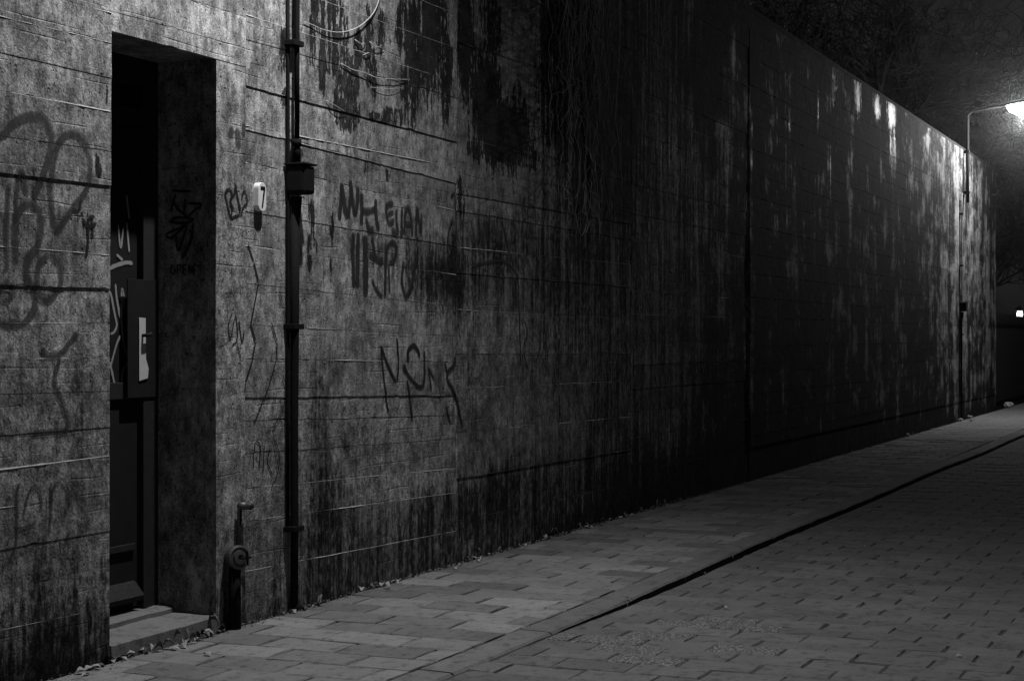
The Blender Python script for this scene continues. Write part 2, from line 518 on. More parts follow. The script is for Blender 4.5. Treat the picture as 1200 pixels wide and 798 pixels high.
# ================================================================== THE CONCRETE WALL
DX0, DX1, DZ1 = 5.230, 5.943, 2.345       # doorway
STRIP_X1 = 6.165                          # smooth rendered strip beside the doorway
wall = MB()
CF = 0.014
wall.box(WALL_X0, DX0, CF, WALL_T, -0.25, WALL_H - 0.02)
wall.box(DX0, DX1, CF, WALL_T, DZ1, WALL_H - 0.02)
wall.box(DX1, WALL_X1, CF, WALL_T, -0.25, WALL_H - 0.02)
wall = wall.build('concrete_wall', M['concrete'])
tag(wall, 'tall board-marked concrete wall with peeling black patches, graffiti and a recessed doorway', 'wall')

# fields for wear and painted lamp light (places on the wall, in metres)
def ell(px, py, rx, ry):
    a, b = on_wall(px, py); a2, _ = on_wall(px + rx, py); _, b2 = on_wall(px, py + ry)
    return a, b, abs(a2 - a), abs(b - b2)
STAIN = [ell(*e) for e in [(592, 158, 34, 44), (570, 110, 18, 50), (545, 50, 10, 75), (505, 30, 17, 80), (486, 60, 12, 70), (478, 110, 9, 40), (386, 20, 18, 40), (402, 70, 9, 55),
        (384, 68, 12, 22), (431, 62, 5, 45), (436, 90, 5, 30), (463, 142, 15, 10), (444, 143, 14, 7), (365, 40, 5, 45), (410, 135, 10, 18), (522, 90, 7, 50), (365, 15, 6, 18),
        (412, 96, 8, 30), (556, 80, 14, 40), (618, 185, 16, 16), (560, 180, 12, 12), (430, 195, 3, 14), (455, 205, 3, 8), (606, 110, 6, 16), (640, 95, 10, 22), (575, 30, 12, 40), (365, 255, 3, 30), (390, 265, 2.5, 22),
        (363, 300, 3, 22), (388, 320, 2.5, 12), (645, 130, 14, 45), (470, 30, 8, 30), (655, 40, 12, 40), (372, 290, 3, 10), (350, 205, 8, 30), (110, 190, 3, 12), (112, 205, 4, 9), (122, 105, 2, 10), (99, 265, 8, 16), (330, 60, 5, 30), (332, 115, 6, 10), (540, 230, 5, 20), (395, 120, 7, 18), (376, 95, 5, 18), (420, 60, 6, 22), (445, 40, 5, 22)]]
GRIME = [(ell(*e), w) for e, w in [((385, 290, 22, 90), .22), ((430, 300, 20, 40), .28), ((500, 320, 40, 60), .30), ((470, 300, 60, 50), .15), ((375, 430, 14, 60), .25), ((440, 450, 18, 45), .15), ((450, 530, 60, 50), .22),
        ((380, 600, 30, 90), .30), ((500, 610, 60, 40), .25), ((590, 570, 40, 40), .34), ((575, 270, 35, 60), .30), ((610, 320, 60, 80), .25), ((640, 430, 50, 120), .22), ((540, 420, 18, 120), .22), ((520, 330, 26, 35), .3),
        ((60, 300, 70, 80), .12), ((120, 240, 25, 60), .15), ((30, 420, 40, 80), .10), ((660, 60, 30, 120), .35), ((410, 30, 70, 60), .25), ((285, 110, 14, 60), -.05), ((700, 150, 60, 140), .30)]]
PALE = [(ell(*e), w) for e, w in [((415, 85, 80, 95), .42), ((330, 60, 60, 90), .36), ((480, 150, 70, 40), .38), ((420, 240, 60, 50), .26), ((402, 95, 5, 28), .5), ((424, 35, 9, 20), .35), ((457, 18, 13, 22), .3), ((520, 40, 6, 70), .35), ((405, 180, 40, 22), .5), ((310, 130, 30, 60), .45), ((470, 125, 22, 22), .4), ((500, 150, 30, 20), .2), ((365, 110, 8, 40), .25), ((545, 120, 3, 18), .5),
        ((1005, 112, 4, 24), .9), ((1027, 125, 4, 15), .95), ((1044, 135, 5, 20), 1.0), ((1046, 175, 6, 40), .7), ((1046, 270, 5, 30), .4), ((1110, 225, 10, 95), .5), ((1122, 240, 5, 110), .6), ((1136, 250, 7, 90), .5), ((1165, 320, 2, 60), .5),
        ((945, 80, 9, 28), .42), ((978, 95, 7, 22), .55), ((925, 145, 1.5, 22), .75), ((1120, 330, 14, 30), .45), ((1140, 410, 14, 25), .3), ((1095, 190, 8, 40), .45), ((881, 150, 0.8, 10), .75), ((881, 190, 0.8, 18), .8), ((881, 240, 0.8, 18), .7), ((881, 275, 0.8, 10), .7), ((958, 130, 1.2, 30), .55), ((973, 200, 1, 60), .6)]]  # slim dots along the joint paint glints of the far lamp
def fields(X, Z):
    st = np.zeros_like(X); gr = np.zeros_like(X); pa = np.zeros_like(X)
    wx = X + 0.05 * (fbm(X * 6, Z * 6) - 0.45); wz = Z + 0.10 * (fbm(X * 5 + 40, Z * 5) - 0.45)
    for si, (a, b, rx, rz) in enumerate(STAIN):
        q = np.sqrt(((wx - a) / rx) ** 2 + ((wz - b) / rz) ** 2)
        st = np.maximum(st, np.clip(1.28 - q * 0.8, 0, 0.80 if si in (0, 1, 2, 3, 4) else 0.58))
    for (a, b, rx, rz), w in GRIME:
        q = ((wx - a) / rx) ** 2 + ((wz - b) / rz) ** 2
        gr = gr + 1.1 * w * np.exp(-q * 0.8)
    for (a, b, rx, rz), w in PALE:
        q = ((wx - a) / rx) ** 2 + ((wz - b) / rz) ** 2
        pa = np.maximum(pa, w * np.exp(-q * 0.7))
    # splash zone at the foot and the long neglected stretch, both also painting lamp falloff
    gr = gr + 0.42 * np.clip(1 - Z / (0.42 + 0.25 * fbm(X * 2, X * 0 + 3)), 0, 1)
    gr = gr + 0.10 * np.clip(1 - Z / 1.3, 0, 1) + (0.10 + 0.14 * np.clip(1 - Z / 1.2, 0, 1)) * (X < DX0)
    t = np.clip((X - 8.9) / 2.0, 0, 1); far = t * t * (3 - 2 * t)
    lamp_pool = np.exp(-((X - 26.6) / 3.6) ** 2)  # pool of far lamp light, painted as lighter wall
    gr = gr + far * (0.47 + 0.37 * np.clip((X - 11.5) / 3.0, 0, 1) - 0.42 * lamp_pool) + 0.10
    # upper band of the whole wall weathers darker
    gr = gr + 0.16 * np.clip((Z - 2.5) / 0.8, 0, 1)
    return st, gr, pa

BANDS = []      # x0, x1, zt0, zt1, zb0, zb1, off, tilt
def surf(X, Z):
    """y of the wall's face at a place"""
    X = np.asarray(X, float); Z = np.asarray(Z, float)
    out = np.full(X.shape, 0.0)
    for b in BANDS:
        t = (X - b[0]) / (b[1] - b[0])
        zt = b[2] + (b[3] - b[2]) * t; zb = b[4] + (b[5] - b[4]) * t
        k = (t >= -1e-6) & (t <= 1 + 1e-6) & (Z <= zt) & (Z >= zb)
        h = np.clip((Z - zb) / np.maximum(zt - zb, 1e-3), 0, 1)
        out = np.where(k, b[6] + b[7] * (h - 0.5), out)
    return out + relief(X, Z)
def relief(X, Z):
    return (fbm(X * 2.3, Z * 2.3, 2) - 0.38) * 0.006 + (fbm(X * 11 + 9, Z * 15, 2) - 0.38) * 0.0022

def add_band(x0, x1, zt0, zt1, zb0, zb1, off, tilt, step, name='concrete_band', rag=1.0):
    BANDS.append((x0, x1, zt0, zt1, zb0, zb1, off, tilt))
    L = x1 - x0
    nx = max(3, int(L / step)); hh = (zt0 - zb0 + zt1 - zb1) / 2
    nz = max(4, int(hh / (step * 0.9)) + 2)
    t = np.linspace(0, 1, nx); xs = x0 + 0.0012 + (L - 0.0024) * t
    r1 = nrng.random() * 100
    zt = zt0 + (zt1 - zt0) * t - 0.0003 - rag * (0.0016 * vnoise(xs * 9 + r1, xs * 0 + r1) + 0.010 * np.clip(vnoise(xs * 13 + r1, xs * 0) - 0.84, 0, 1) * 3)
    zb = zb0 + (zb1 - zb0) * t + 0.0003 + rag * (0.0014 * vnoise(xs * 9 + r1 + 50, xs * 0 + r1) + 0.012 * np.clip(vnoise(xs * 11 + r1 + 31, xs * 0) - 0.82, 0, 1) * 3)
    hs = np.linspace(0, 1, nz)
    hs = 0.5 - 0.5 * np.cos(hs * math.pi) * 0.25 + (hs - 0.5) * 0.75 if nz > 4 else hs
    hs[0] = 0; hs[-1] = 1
    Xg = np.tile(xs, (nz, 1)); Zg = zb[None, :] + (zt - zb)[None, :] * hs[:, None]
    Yg = off + tilt * (hs[:, None] - 0.5) + relief(Xg, Zg)
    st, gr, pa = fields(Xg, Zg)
    V = [np.stack([Xg.ravel(), Yg.ravel(), Zg.ravel()], 1)]
    f = [(j * nx + i, j * nx + i + 1, (j + 1) * nx + i + 1, (j + 1) * nx + i) for j in range(nz - 1) for i in range(nx - 1)]
    nb = nx * nz
    back = 0.030
    def strip(p, q, flip):
        n0 = sum(len(k) for k in V)
        V.append(p); V.append(q); m_ = len(p)
        for i in range(m_ - 1):
            t4 = (n0 + i, n0 + i + 1, n0 + m_ + i + 1, n0 + m_ + i)
            f.append(t4[::-1] if flip else t4)
    G = np.stack([Xg, Yg, Zg], 2)
    bk = lambda row: np.stack([row[:, 0], row[:, 0] * 0 + back, row[:, 2]], 1)
    strip(G[0], bk(G[0]), True); strip(G[-1], bk(G[-1]), False)
    strip(G[:, 0], bk(G[:, 0]), False); strip(G[:, -1], bk(G[:, -1]), True)
    V = np.concatenate(V)
    me = bpy.data.meshes.new(name)
    me.from_pydata([tuple(p) for p in V], [], f)
    for nm, arr in (('stain', st), ('grime_shade', gr), ('pale', pa)):
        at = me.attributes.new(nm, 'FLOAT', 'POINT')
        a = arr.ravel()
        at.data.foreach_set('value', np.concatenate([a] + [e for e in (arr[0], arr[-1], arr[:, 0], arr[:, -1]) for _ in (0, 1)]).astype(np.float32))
    sm = np.zeros(len(f), bool); sm[:(nx - 1) * (nz - 1)] = True
    me.polygons.foreach_set('use_smooth', sm)
    me.materials.append(M['concrete'])
    me.update()
    return link(bpy.data.objects.new(name, me), wall)

def section(x0, x1, lines, step, zfloor=-0.03, ztop=WALL_H, amp=1.0):
    """lines: (zL, zR, flag) from the top down; d = the band above overhangs, b = the band below stands proud"""
    ls = [(ztop, ztop, '-')] + lines + [(zfloor, zfloor, '-')]
    off = -0.003
    for i in range(len(ls) - 1):
        if i:
            fl = ls[i][2]; k_ = rng.choice((.25, .5, .8, 1.15)) * amp
            if fl == 'd': off += 0.0044 * k_ 
            elif fl == 'D': off += 0.008
            elif fl == 'b': off -= 0.0030 * k_
            else: off += rng.uniform(-0.0004, 0.0004)
        off = min(0.004, max(-0.013, off))
        if i and ls[i][2] in 'dD' and off > 0.0035: off = 0.004
        tilt = rng.uniform(-0.0006, 0.0006)
        nxt = ls[i + 1][2]
        # lean so that the next joint can show its step
        if nxt in 'dD': tilt = 0.0014 * amp
        if nxt == 'b': tilt = -0.0010 * amp
        add_band(x0, x1, ls[i][0], ls[i][1], ls[i + 1][0], ls[i + 1][1], off, tilt, step)
        off = off - tilt * 0.5
    for zl, zr, fl in lines:
        if fl == 'b' and x1 - x0 < 8: add_fin(x0, x1, zl, zr, amp * rng.uniform(.7, 1.15))
        elif x1 - x0 < 8: add_fin(x0, x1, zl, zr, amp * rng.uniform(.3, .6))

def add_fin(x0, x1, z0, z1, amp):
    """ridge of grout that seeped out between two boards"""
    n = max(4, int((x1 - x0) / 0.018)); xs = np.linspace(x0 + .004, x1 - .004, n); r1 = nrng.random() * 100
    zc = z0 + (z1 - z0) * (xs - x0) / (x1 - x0) + 0.003 * (vnoise(xs * 5 + r1, xs * 0) - .5)
    a = np.clip(vnoise(xs * 2.9 + r1, xs * 0 + 7) * 1.6 - .35, 0, 1) * (.35 + .9 * vnoise(xs * 30 + r1, xs * 0 + 3)) * amp
    yb = surf(xs, zc) + .001
    h = .0014 + .0036 * a
    prof = [(.0012, 1.0), (-.45, .35), (-1.0, -.15), (-.55, -.55), (.0012, -.6)]
    V = np.concatenate([np.stack([xs, yb + (p * .0045 * a if p < 0 else p + 0 * a), zc + q * h], 1) for p, q in prof])
    f = [(k * n + i, (k + 1) * n + i, (k + 1) * n + i + 1, k * n + i + 1) for k in range(4) for i in range(n - 1)]
    me = bpy.data.meshes.new('joint_fin'); me.from_pydata([tuple(map(float, p)) for p in V], [], f); me.materials.append(M['fin']); me.update()
    link(bpy.data.objects.new('joint_fin', me), wall)

def lines_from_px(xa, xb, rows):
    """rows of (px, py, px, py, flag) -> heights at xa and xb"""
    out = []
    for p0, q0, p1, q1, fl in rows:
        X0, Z0 = on_wall(p0, q0); X1, Z1 = on_wall(p1, q1)
        s = (Z1 - Z0) / (X1 - X0)
        s = max(-0.03, min(0.03, s))
        Zm = (Z0 + Z1) / 2; Xm = (X0 + X1) / 2
        out.append((Zm + s * (xa - Xm), Zm + s * (xb - Xm), fl))
    out.sort(key=lambda r: -(r[0] + r[1]))
    return out
def upper(zs, lo, pitch, jit=0.02):
    """board joints above the frame"""
    out = []; z = WALL_H - 0.19
    while z > lo + 0.09:
        out.append((z + rng.uniform(-.004, .004), z + rng.uniform(-.004, .004), rng.choice('dbb-')))
        z -= pitch + rng.uniform(-jit, jit)
    return out

XL0 = WALL_X0
LL = lines_from_px(3.4, DX0, [(7, 22, 128, 51, 'b'), (0, 63, 126, 92, 'd'), (0, 107, 126, 131, 'b'), (0, 160, 128, 178, '-'), (0, 203, 126, 218, 'd'), (0, 248, 126, 258, '-'), (0, 289, 126, 299, 'b'), (0, 334, 128, 338, 'd'),
    (0, 379, 126, 378, '-'), (0, 421, 124, 419, 'b'), (0, 462, 124, 458, '-'), (0, 510, 105, 502, 'd'), (0, 550, 124, 534, 'b'), (0, 595, 125, 580, 'b'), (0, 644, 124, 622, 'd'), (0, 690, 124, 665, '-'), (0, 738, 124, 712, 'b')])
section(3.4, DX0 + 0.003, upper(None, LL[0][0], 0.17) + LL, 0.022)
section(XL0, 3.398, upper(None, 0.0, 0.19), 0.08)
# over the doorway
OV = lines_from_px(DX0, STRIP_X1, [(126, 13, 272, 53, 'd')])
section(DX0 + 0.005, STRIP_X1, upper(None, OV[0][0], 0.17) + OV, 0.022, zfloor=DZ1 - 0.003)
add_band(DX1 - 0.003, STRIP_X1, DZ1 - 0.005, DZ1 - 0.005, -0.03, -0.03, -0.006, 0.0, 0.022, 'render_strip', 0.3)
XS = on_wall(535, 205)[0]
R1 = lines_from_px(STRIP_X1, XS, [(288, 47, 335, 60, 'd'), (288, 101, 333, 113, 'd'), (361, 162, 527, 195, 'b'), (361, 171, 530, 214, 'd'), (373, 210, 530, 246, 'b'), (354, 259, 534, 289, 'd'), (354, 297, 535, 322, 'b'), (352, 339, 536, 359, '-'),
    (352, 384, 536, 394, 'd'), (352, 421, 534, 425, 'b'), (352, 465, 536, 463, 'd'), (352, 491, 530, 487, '-'), (352, 527, 545, 513, 'd'), (352, 565, 477, 555, 'b'), (352, 602, 535, 577, 'b'), (352, 657, 535, 622, 'b')])
section(STRIP_X1 + 0.002, XS, upper(None, R1[0][0], 0.17) + R1, 0.022)
XJ2 = on_wall(740, 280)[0]
R3 = lines_from_px(XS, XJ2, [(391, 4, 467, 28, 'd'), (525, 0, 640, 34, 'd'), (536, 160, 655, 190, '-'), (536, 227, 632, 244, 'd'), (536, 247, 655, 267, 'd'), (536, 290, 660, 302, 'b'), (536, 320, 670, 331, 'd'), (538, 363, 670, 370, 'b'), (538, 415, 671, 414, 'd'), (545, 455, 677, 449, 'b'),
    (545, 506, 677, 494, 'b'), (540, 560, 678, 537, 'd'), (544, 609, 740, 567, 'D')])
R3[0] = (3.2, 3.17, 'd')
section(XS + 0.002, XJ2, [(3.78, 3.77, 'b'), (3.58, 3.58, 'd'), (3.39, 3.38, 'b')] + R3, 0.03)
XJ3 = on_wall(878, 280)[0]
def generic(lo_pitch, hi_pitch):
    out = []; z = WALL_H - rng.uniform(.12, .2)
    while z > 0.3:
        out.append((z + rng.uniform(-.006, .006), z + rng.uniform(-.006, .006), rng.choice('ddb-b')))
        z -= rng.uniform(lo_pitch, hi_pitch)
    out.append((0.27, 0.27, 'D'))
    return out
section(XJ2 + 0.002, XJ3, generic(.14, .2), 0.045, amp=.6)
section(XJ3 + 0.001, WALL_X1, generic(.16, .26), 0.06, amp=.5)
# coping along the top, cast in lengths
a = WALL_X0
while a < WALL_X1 - 0.01:
    b = min(a + 2.4, WALL_X1)
    MB().bevbox(a + 0.004, b - 0.004, -0.006, WALL_T + 0.01, WALL_H - 0.004, WALL_H + 0.04, 0.008).build('coping_block', M['coping'], wall)
    a = b

# ------------------------------------------------------------------ graffiti: sprayed lines lying on the face
def smooth_path(pts, step):
    pts = [np.array(p, float) for p in pts]
    if len(pts) == 2:
        n = max(2, int(np.linalg.norm(pts[1] - pts[0]) / step)); return [pts[0] + (pts[1] - pts[0]) * i / n for i in range(n + 1)]
    P = [2 * pts[0] - pts[1]] + pts + [2 * pts[-1] - pts[-2]]
    out = []
    for i in range(1, len(P) - 2):
        p0, p1, p2, p3 = P[i - 1:i + 3]
        n = max(2, int(np.linalg.norm(p2 - p1) / step))
        for k in range(n):
            t = k / n
            out.append(0.5 * (2 * p1 + (p2 - p0) * t + (2 * p0 - 5 * p1 + 4 * p2 - p3) * t * t + (3 * p1 - p0 - 3 * p2 + p3) * t ** 3))
    out.append(pts[-1])
    return out
def graffiti(strokes, to_plane, to3d, mat, name='graffiti', parent=None, lift=0.0025, sharp=False):
    """strokes: (width_m, [(px, py)...]); every tag is one painted part"""
    V, Fc, A = [], [], []
    if sharp:
        strokes = [(w, [p, q]) for w, pts in strokes for p, q in zip(pts[:-1], pts[1:])]
    for si, (w, pts) in enumerate(strokes):
        path = smooth_path([to_plane(*p) for p in pts], 0.010)
        n = len(path)
        for i, p in enumerate(path):
            d = path[min(i + 1, n - 1)] - path[max(i - 1, 0)]
            L = np.linalg.norm(d); d = d / (L if L > 1e-9 else 1)
            nn = np.array([-d[1], d[0]])
            ww = w * 1.5 * (0.85 + 0.3 * float(vnoise(i * 0.13 + si * 7.7, si * 3.1))) * (0.45 if i in (0, n - 1) else 1)
            for k, (o, e) in enumerate(((-.9, 0), (-.4, .8), (0, 1), (.4, .8), (.9, 0))):
                V.append((p[0] + nn[0] * o * ww, p[1] + nn[1] * o * ww, lift + 0.0002 * si)); A.append(e * (0.3 if i in (0, n - 1) else 1))
            if i:
                b = len(V) - 10
                for k in range(4): Fc.append((b + k, b + k + 1, b + 5 + k + 1, b + 5 + k))
    V = np.array(V); V = to3d(V[:, 0], V[:, 1], V[:, 2])
    me = bpy.data.meshes.new(name); me.from_pydata([tuple(map(float, p)) for p in V], [], Fc)
    at = me.attributes.new('edge', 'FLOAT', 'POINT'); at.data.foreach_set('value', np.array(A, np.float32))
    me.polygons.foreach_set('use_smooth', [True] * len(Fc))
    me.materials.append(mat); me.update()
    return link(bpy.data.objects.new(name, me), parent if parent is not None else wall)
def wall3d(x, z, l):
    yy = np.minimum(np.minimum(surf(x, z - .006), surf(x, z)), surf(x, z + .006))
    return np.stack([x, yy - l, z], 1)
def Zm(x0, y0, sc):
    return lambda pts: [(x0 + a / sc, y0 + b / sc) for a, b in pts]
z = Zm(0, 100, 2.66)
graffiti([(.019, z([(-60, 190), (5, 150), (40, 115), (90, 97), (125, 108), (148, 155), (145, 215), (125, 280), (95, 355)])),
          (.017, z([(42, 560), (42, 430), (60, 382), (90, 370), (115, 400), (120, 460), (105, 510), (80, 540), (75, 590), (100, 640), (105, 690), (75, 735), (30, 745), (-20, 735)])),
          (.012, z([(42, 430), (45, 330), (58, 270), (75, 345)])), (.012, z([(15, 580), (13, 450), (20, 300)])),
          (.016, z([(168, 460), (153, 380), (152, 270), (170, 190), (205, 150), (245, 165), (268, 215), (272, 270), (260, 330), (215, 390), (168, 460)])),
          (.015, z([(145, 525), (115, 560), (108, 610), (120, 655), (150, 665), (178, 630), (183, 580), (170, 540), (145, 525)])),
          (.013, z([(-10, 640), (5, 620), (30, 630), (32, 655), (10, 672)]))], on_wall, wall3d, M['spray_old'])['label'] = 'big looping grey spray letters and a heart outline'
graffiti([(.008, z([(262, 540), (268, 480), (268, 420), (290, 408)])), (.008, z([(250, 415), (268, 440), (295, 430)])), (.006, z([(245, 350), (240, 390), (215, 385)]))], on_wall, wall3d, M['spray'])
z = Zm(0, 250, 2.66)
graffiti([(.014, z([(120, 415), (150, 445), (190, 430), (215, 400), (240, 372)])), (.012, z([(185, 440), (165, 520), (185, 580), (205, 640), (200, 675), (150, 680), (95, 687)])), (.007, z([(215, 520), (235, 510), (240, 540), (225, 545), (215, 525)]))], on_wall, wall3d, M['spray_old'])
z = Zm(0, 500, 2.678)
graffiti([(.008, z([(22, 430), (45, 370), (48, 280), (50, 195), (62, 178)])), (.006, z([(45, 322), (75, 315), (112, 298)])), (.007, z([(68, 282), (80, 230), (95, 190), (115, 190), (124, 215), (125, 262)])),
          (.007, z([(150, 340), (155, 260), (155, 170)])), (.007, z([(155, 250), (162, 195), (188, 165), (208, 195), (213, 255)])), (.006, z([(210, 320), (205, 372)]))], on_wall, wall3d, M['spray_old'])
z = Zm(250, 100, 4.0)
graffiti([(.022, z([(80, 190), (70, 250)])), (.024, z([(105, 200), (110, 300)])), (.018, z([(135, 170), (132, 240)]))], on_wall, wall3d, M['spray_old'])['label'] = 'faint grey smudges above the house number'
z = Zm(250, 180, 9.975)
graffiti([(.007, z([(165, 400), (120, 460), (135, 550), (160, 660), (190, 750), (240, 735), (300, 715)])), (.006, z([(120, 470), (170, 420), (200, 480), (165, 560)])), (.006, z([(240, 360), (225, 470), (180, 560), (230, 670)])),
          (.007, z([(240, 360), (262, 500), (300, 690)])), (.006, z([(315, 540), (318, 490), (340, 440), (380, 500), (385, 590), (340, 610), (300, 730)])), (.005, z([(165, 560), (200, 640), (190, 740)]))], on_wall, wall3d, M['spray'])
z = Zm(370, 190, 4.694)
graffiti([(.018, z([(128, 320), (138, 200), (140, 115)])), (.020, z([(140, 115), (160, 260), (175, 310)])), (.018, z([(175, 310), (188, 200), (190, 110), (205, 250), (215, 295)])), (.017, z([(215, 295), (228, 200), (228, 130)])),
          (.020, z([(248, 345), (250, 250), (248, 165)])), (.017, z([(250, 262), (280, 270), (325, 258)])), (.018, z([(325, 200), (328, 290), (340, 375)])), (.014, z([(270, 300), (290, 370), (315, 360)])),
          (.013, z([(425, 225), (385, 240), (388, 300), (400, 335), (428, 315)])), (.011, z([(390, 285), (425, 275)])), (.013, z([(438, 255), (440, 330), (445, 390), (410, 370)])), (.013, z([(470, 245), (466, 330), (470, 385), (455, 390)])),
          (.013, z([(482, 400), (484, 300), (495, 250), (515, 280), (526, 400)])), (.011, z([(486, 335), (522, 340)])), (.013, z([(545, 410), (548, 330), (552, 255), (565, 340), (572, 385), (575, 280)]))], on_wall, wall3d, M['spray_faint'])['label'] = 'row of faded grey sprayed capital letters'
graffiti([(.021, z([(205, 385), (203, 540), (208, 690)])), (.020, z([(232, 385), (228, 540), (226, 690)])), (.028, z([(268, 400), (272, 540), (270, 735)])), (.014, z([(305, 400), (320, 480), (330, 545)])), (.011, z([(305, 640), (330, 700), (365, 742)])),
          (.014, z([(378, 740), (380, 600), (388, 480), (420, 440), (440, 470), (430, 530), (400, 560)])), (.011, z([(398, 560), (402, 720)])), (.014, z([(482, 545), (470, 640), (490, 735), (515, 700), (530, 640), (550, 520)])), (.017, z([(555, 490), (548, 550), (532, 610)])), (.017, z([(290, 500), (340, 540), (370, 540)]))], on_wall, wall3d, M['spray_faint'])
graffiti([(.010, z([(765, 180), (770, 300), (775, 450), (795, 600)])), (.007, z([(752, 310), (722, 420), (728, 520), (750, 580), (768, 510), (772, 420)])), (.008, z([(822, 200), (812, 350), (816, 590)])), (.010, z([(740, 190), (765, 170)]))], on_wall, wall3d, M['spray'])
z = Zm(420, 380, 6.65)
graffiti([(.010, z([(172, 160), (180, 250), (188, 350), (208, 530), (232, 690)])), (.010, z([(178, 175), (225, 320), (290, 450)])), (.011, z([(298, 440), (308, 300), (296, 100)])), (.013, z([(385, 300), (382, 210), (425, 165), (462, 210), (475, 260)])),
          (.012, z([(350, 330), (400, 420), (478, 490), (508, 420), (510, 200)])), (.010, z([(372, 430), (400, 600), (420, 745)])), (.009, z([(540, 330), (552, 430), (562, 520)])), (.007, z([(545, 340), (582, 425)])),
          (.013, z([(750, 250), (740, 320), (690, 375), (692, 440), (735, 520), (770, 620), (808, 790)])), (.010, z([(668, 290), (690, 380)])), (.010, z([(680, 640), (715, 775)])), (.018, z([(345, 310), (358, 370)]))], on_wall, wall3d, M['spray'])['label'] = 'black sprayed word in spiky capitals'
z = Zm(0, 250, 2.66)
graffiti([(.0060, z([(772, 95), (790, 150), (805, 215), (780, 345), (795, 400), (785, 460), (762, 530), (759, 555)])), (.0042, z([(842, 338), (862, 400), (860, 450), (835, 540), (805, 620), (790, 657)])), (.0030, z([(865, 235), (882, 290), (886, 335)])),
          (.0035, z([(878, 503), (892, 550), (880, 610), (850, 670), (848, 690)])), (.003, z([(852, 700), (862, 760), (864, 800)]))], on_wall, wall3d, M['spray'], sharp=True)
graffiti([(.004, z([(720, 308), (708, 350), (714, 392), (730, 320), (735, 390), (718, 412)])), (.004, z([(740, 330), (750, 400), (757, 365)])), (.004, z([(733, 405), (748, 452)]))], on_wall, wall3d, M['spray'])
z = Zm(0, 500, 2.678)
graffiti([(.004, z([(802, 42), (797, 90), (797, 132)])), (.004, z([(802, 42), (817, 62), (814, 130)])), (.004, z([(830, 55), (826, 150)])), (.004, z([(848, 60), (840, 110), (856, 152)])), (.003, z([(862, 38), (877, 90), (870, 150), (848, 195)]))], on_wall, wall3d, M['spray'])
z = Zm(520, 200, 3.067)
graffiti([(.010, z([(100, 342), (160, 330), (212, 325), (245, 350), (265, 390), (272, 520), (276, 700)])), (.010, z([(212, 190), (230, 270), (248, 340)])), (.020, z([(125, 185), (135, 230), (150, 280)])), (.020, z([(150, 180), (160, 260)])), (.008, z([(292, 540), (300, 590), (286, 640), (304, 720)])),
          (.006, z([(350, 540), (345, 640), (330, 690)]))], on_wall, wall3d, M['spray_faint'])
# on the side of the recess
z = Zm(110, 200, 3.99)
jp = lambda a, b: on_jamb(a, b, DX1)
j3 = lambda y, zz, l: np.stack([DX1 - l, y, zz], 1)
graffiti([(.007, z([(365, 95), (460, 98)])), (.006, z([(388, 102), (360, 195)])), (.006, z([(375, 150), (400, 185), (440, 215)])), (.006, z([(430, 130), (424, 205)])), (.006, z([(440, 155), (505, 158), (470, 190), (440, 218)])),
          (.006, z([(350, 237), (400, 220), (468, 228), (430, 246), (352, 240)])), (.006, z([(436, 258), (380, 280), (340, 300), (360, 316), (390, 295), (436, 258), (415, 330), (398, 375), (386, 300)])), (.007, z([(470, 240), (452, 340), (414, 412)]))], jp, j3, M['spray'], lift=0.004)['label'] = 'black marker tag on the side of the door recess'
graffiti([(.004, z([(378, 435), (360, 460), (370, 486), (386, 466), (375, 460)])), (.004, z([(395, 490), (395, 440), (412, 450), (396, 466)])), (.004, z([(438, 440), (421, 445), (423, 485), (440, 480)])), (.004, z([(422, 465), (436, 462)])),
          (.004, z([(447, 490), (448, 442), (461, 484), (462, 445)])), (.004, z([(486, 440), (471, 442), (470, 500)])), (.004, z([(470, 470), (485, 468)]))], jp, j3, M['spray'], lift=0.004)

# ================================================================== DOOR IN THE RECESS
YD = 0.31
door = empty('door', (DX0, YD, 0.10))
def part(mb, name, mat, parent, smooth=False):
    o = mb.build(name, mat, parent, smooth)
    o.matrix_parent_inverse = Matrix.Translation(parent.location).inverted() if parent.type == 'EMPTY' and parent.parent is None and not parent.rotation_euler.z else Matrix.Identity(4)
    return o
tag(door, 'narrow dark painted door with pale scrawls, deep in the concrete recess', 'door')
fx = 5.842
fr = MB().bevbox(fx, DX1 + 0.01, YD - 0.03, YD + 0.08, 0.06, DZ1 + .01).bevbox(DX0 - .01, DX0 + 0.07, YD - 0.03, YD + 0.08, 0.06, DZ1 + .01)
fr.bevbox(DX0 + .07, fx, YD - 0.028, YD + 0.08, DZ1 - 0.11, DZ1 + .01)
fr.bevbox(DX0 + .07, fx, YD - 0.024, YD + 0.08, 2.075, 2.135)
part(fr, 'door_frame', M['door_frame'], door)
part(MB().box(DX0 + .06, fx + .01, YD + 0.03, YD + 0.04, 2.13, DZ1 - 0.10), 'transom_pane', M['glass'], door)
leaf = part(MB().bevbox(DX0 + .072, fx - .002, YD, YD + 0.05, 0.095, 2.073), 'door_leaf', M['door_paint'], door)
part(MB().bevbox(DX0 + .075, fx - .05, YD - 0.016, YD - 0.001, 0.95, 1.02), 'middle_rail', M['door_frame'], door)
kb = MB().add([(DX0 + .08, YD - .001, .205), (fx - .03, YD - .001, .205), (fx - .03, YD - .012, .202), (DX0 + .08, YD - .012, .202),
               (DX0 + .08, YD - .055, .150), (fx - .03, YD - .055, .150), (DX0 + .08, YD - .045, .128), (fx - .03, YD - .045, .128), (DX0 + .08, YD - .001, .128), (fx - .03, YD - .001, .128)],
              [(0, 3, 2, 1), (3, 4, 5, 2), (4, 6, 7, 5), (6, 8, 9, 7), (0, 8, 6, 4, 3), (1, 2, 5, 7, 9)])
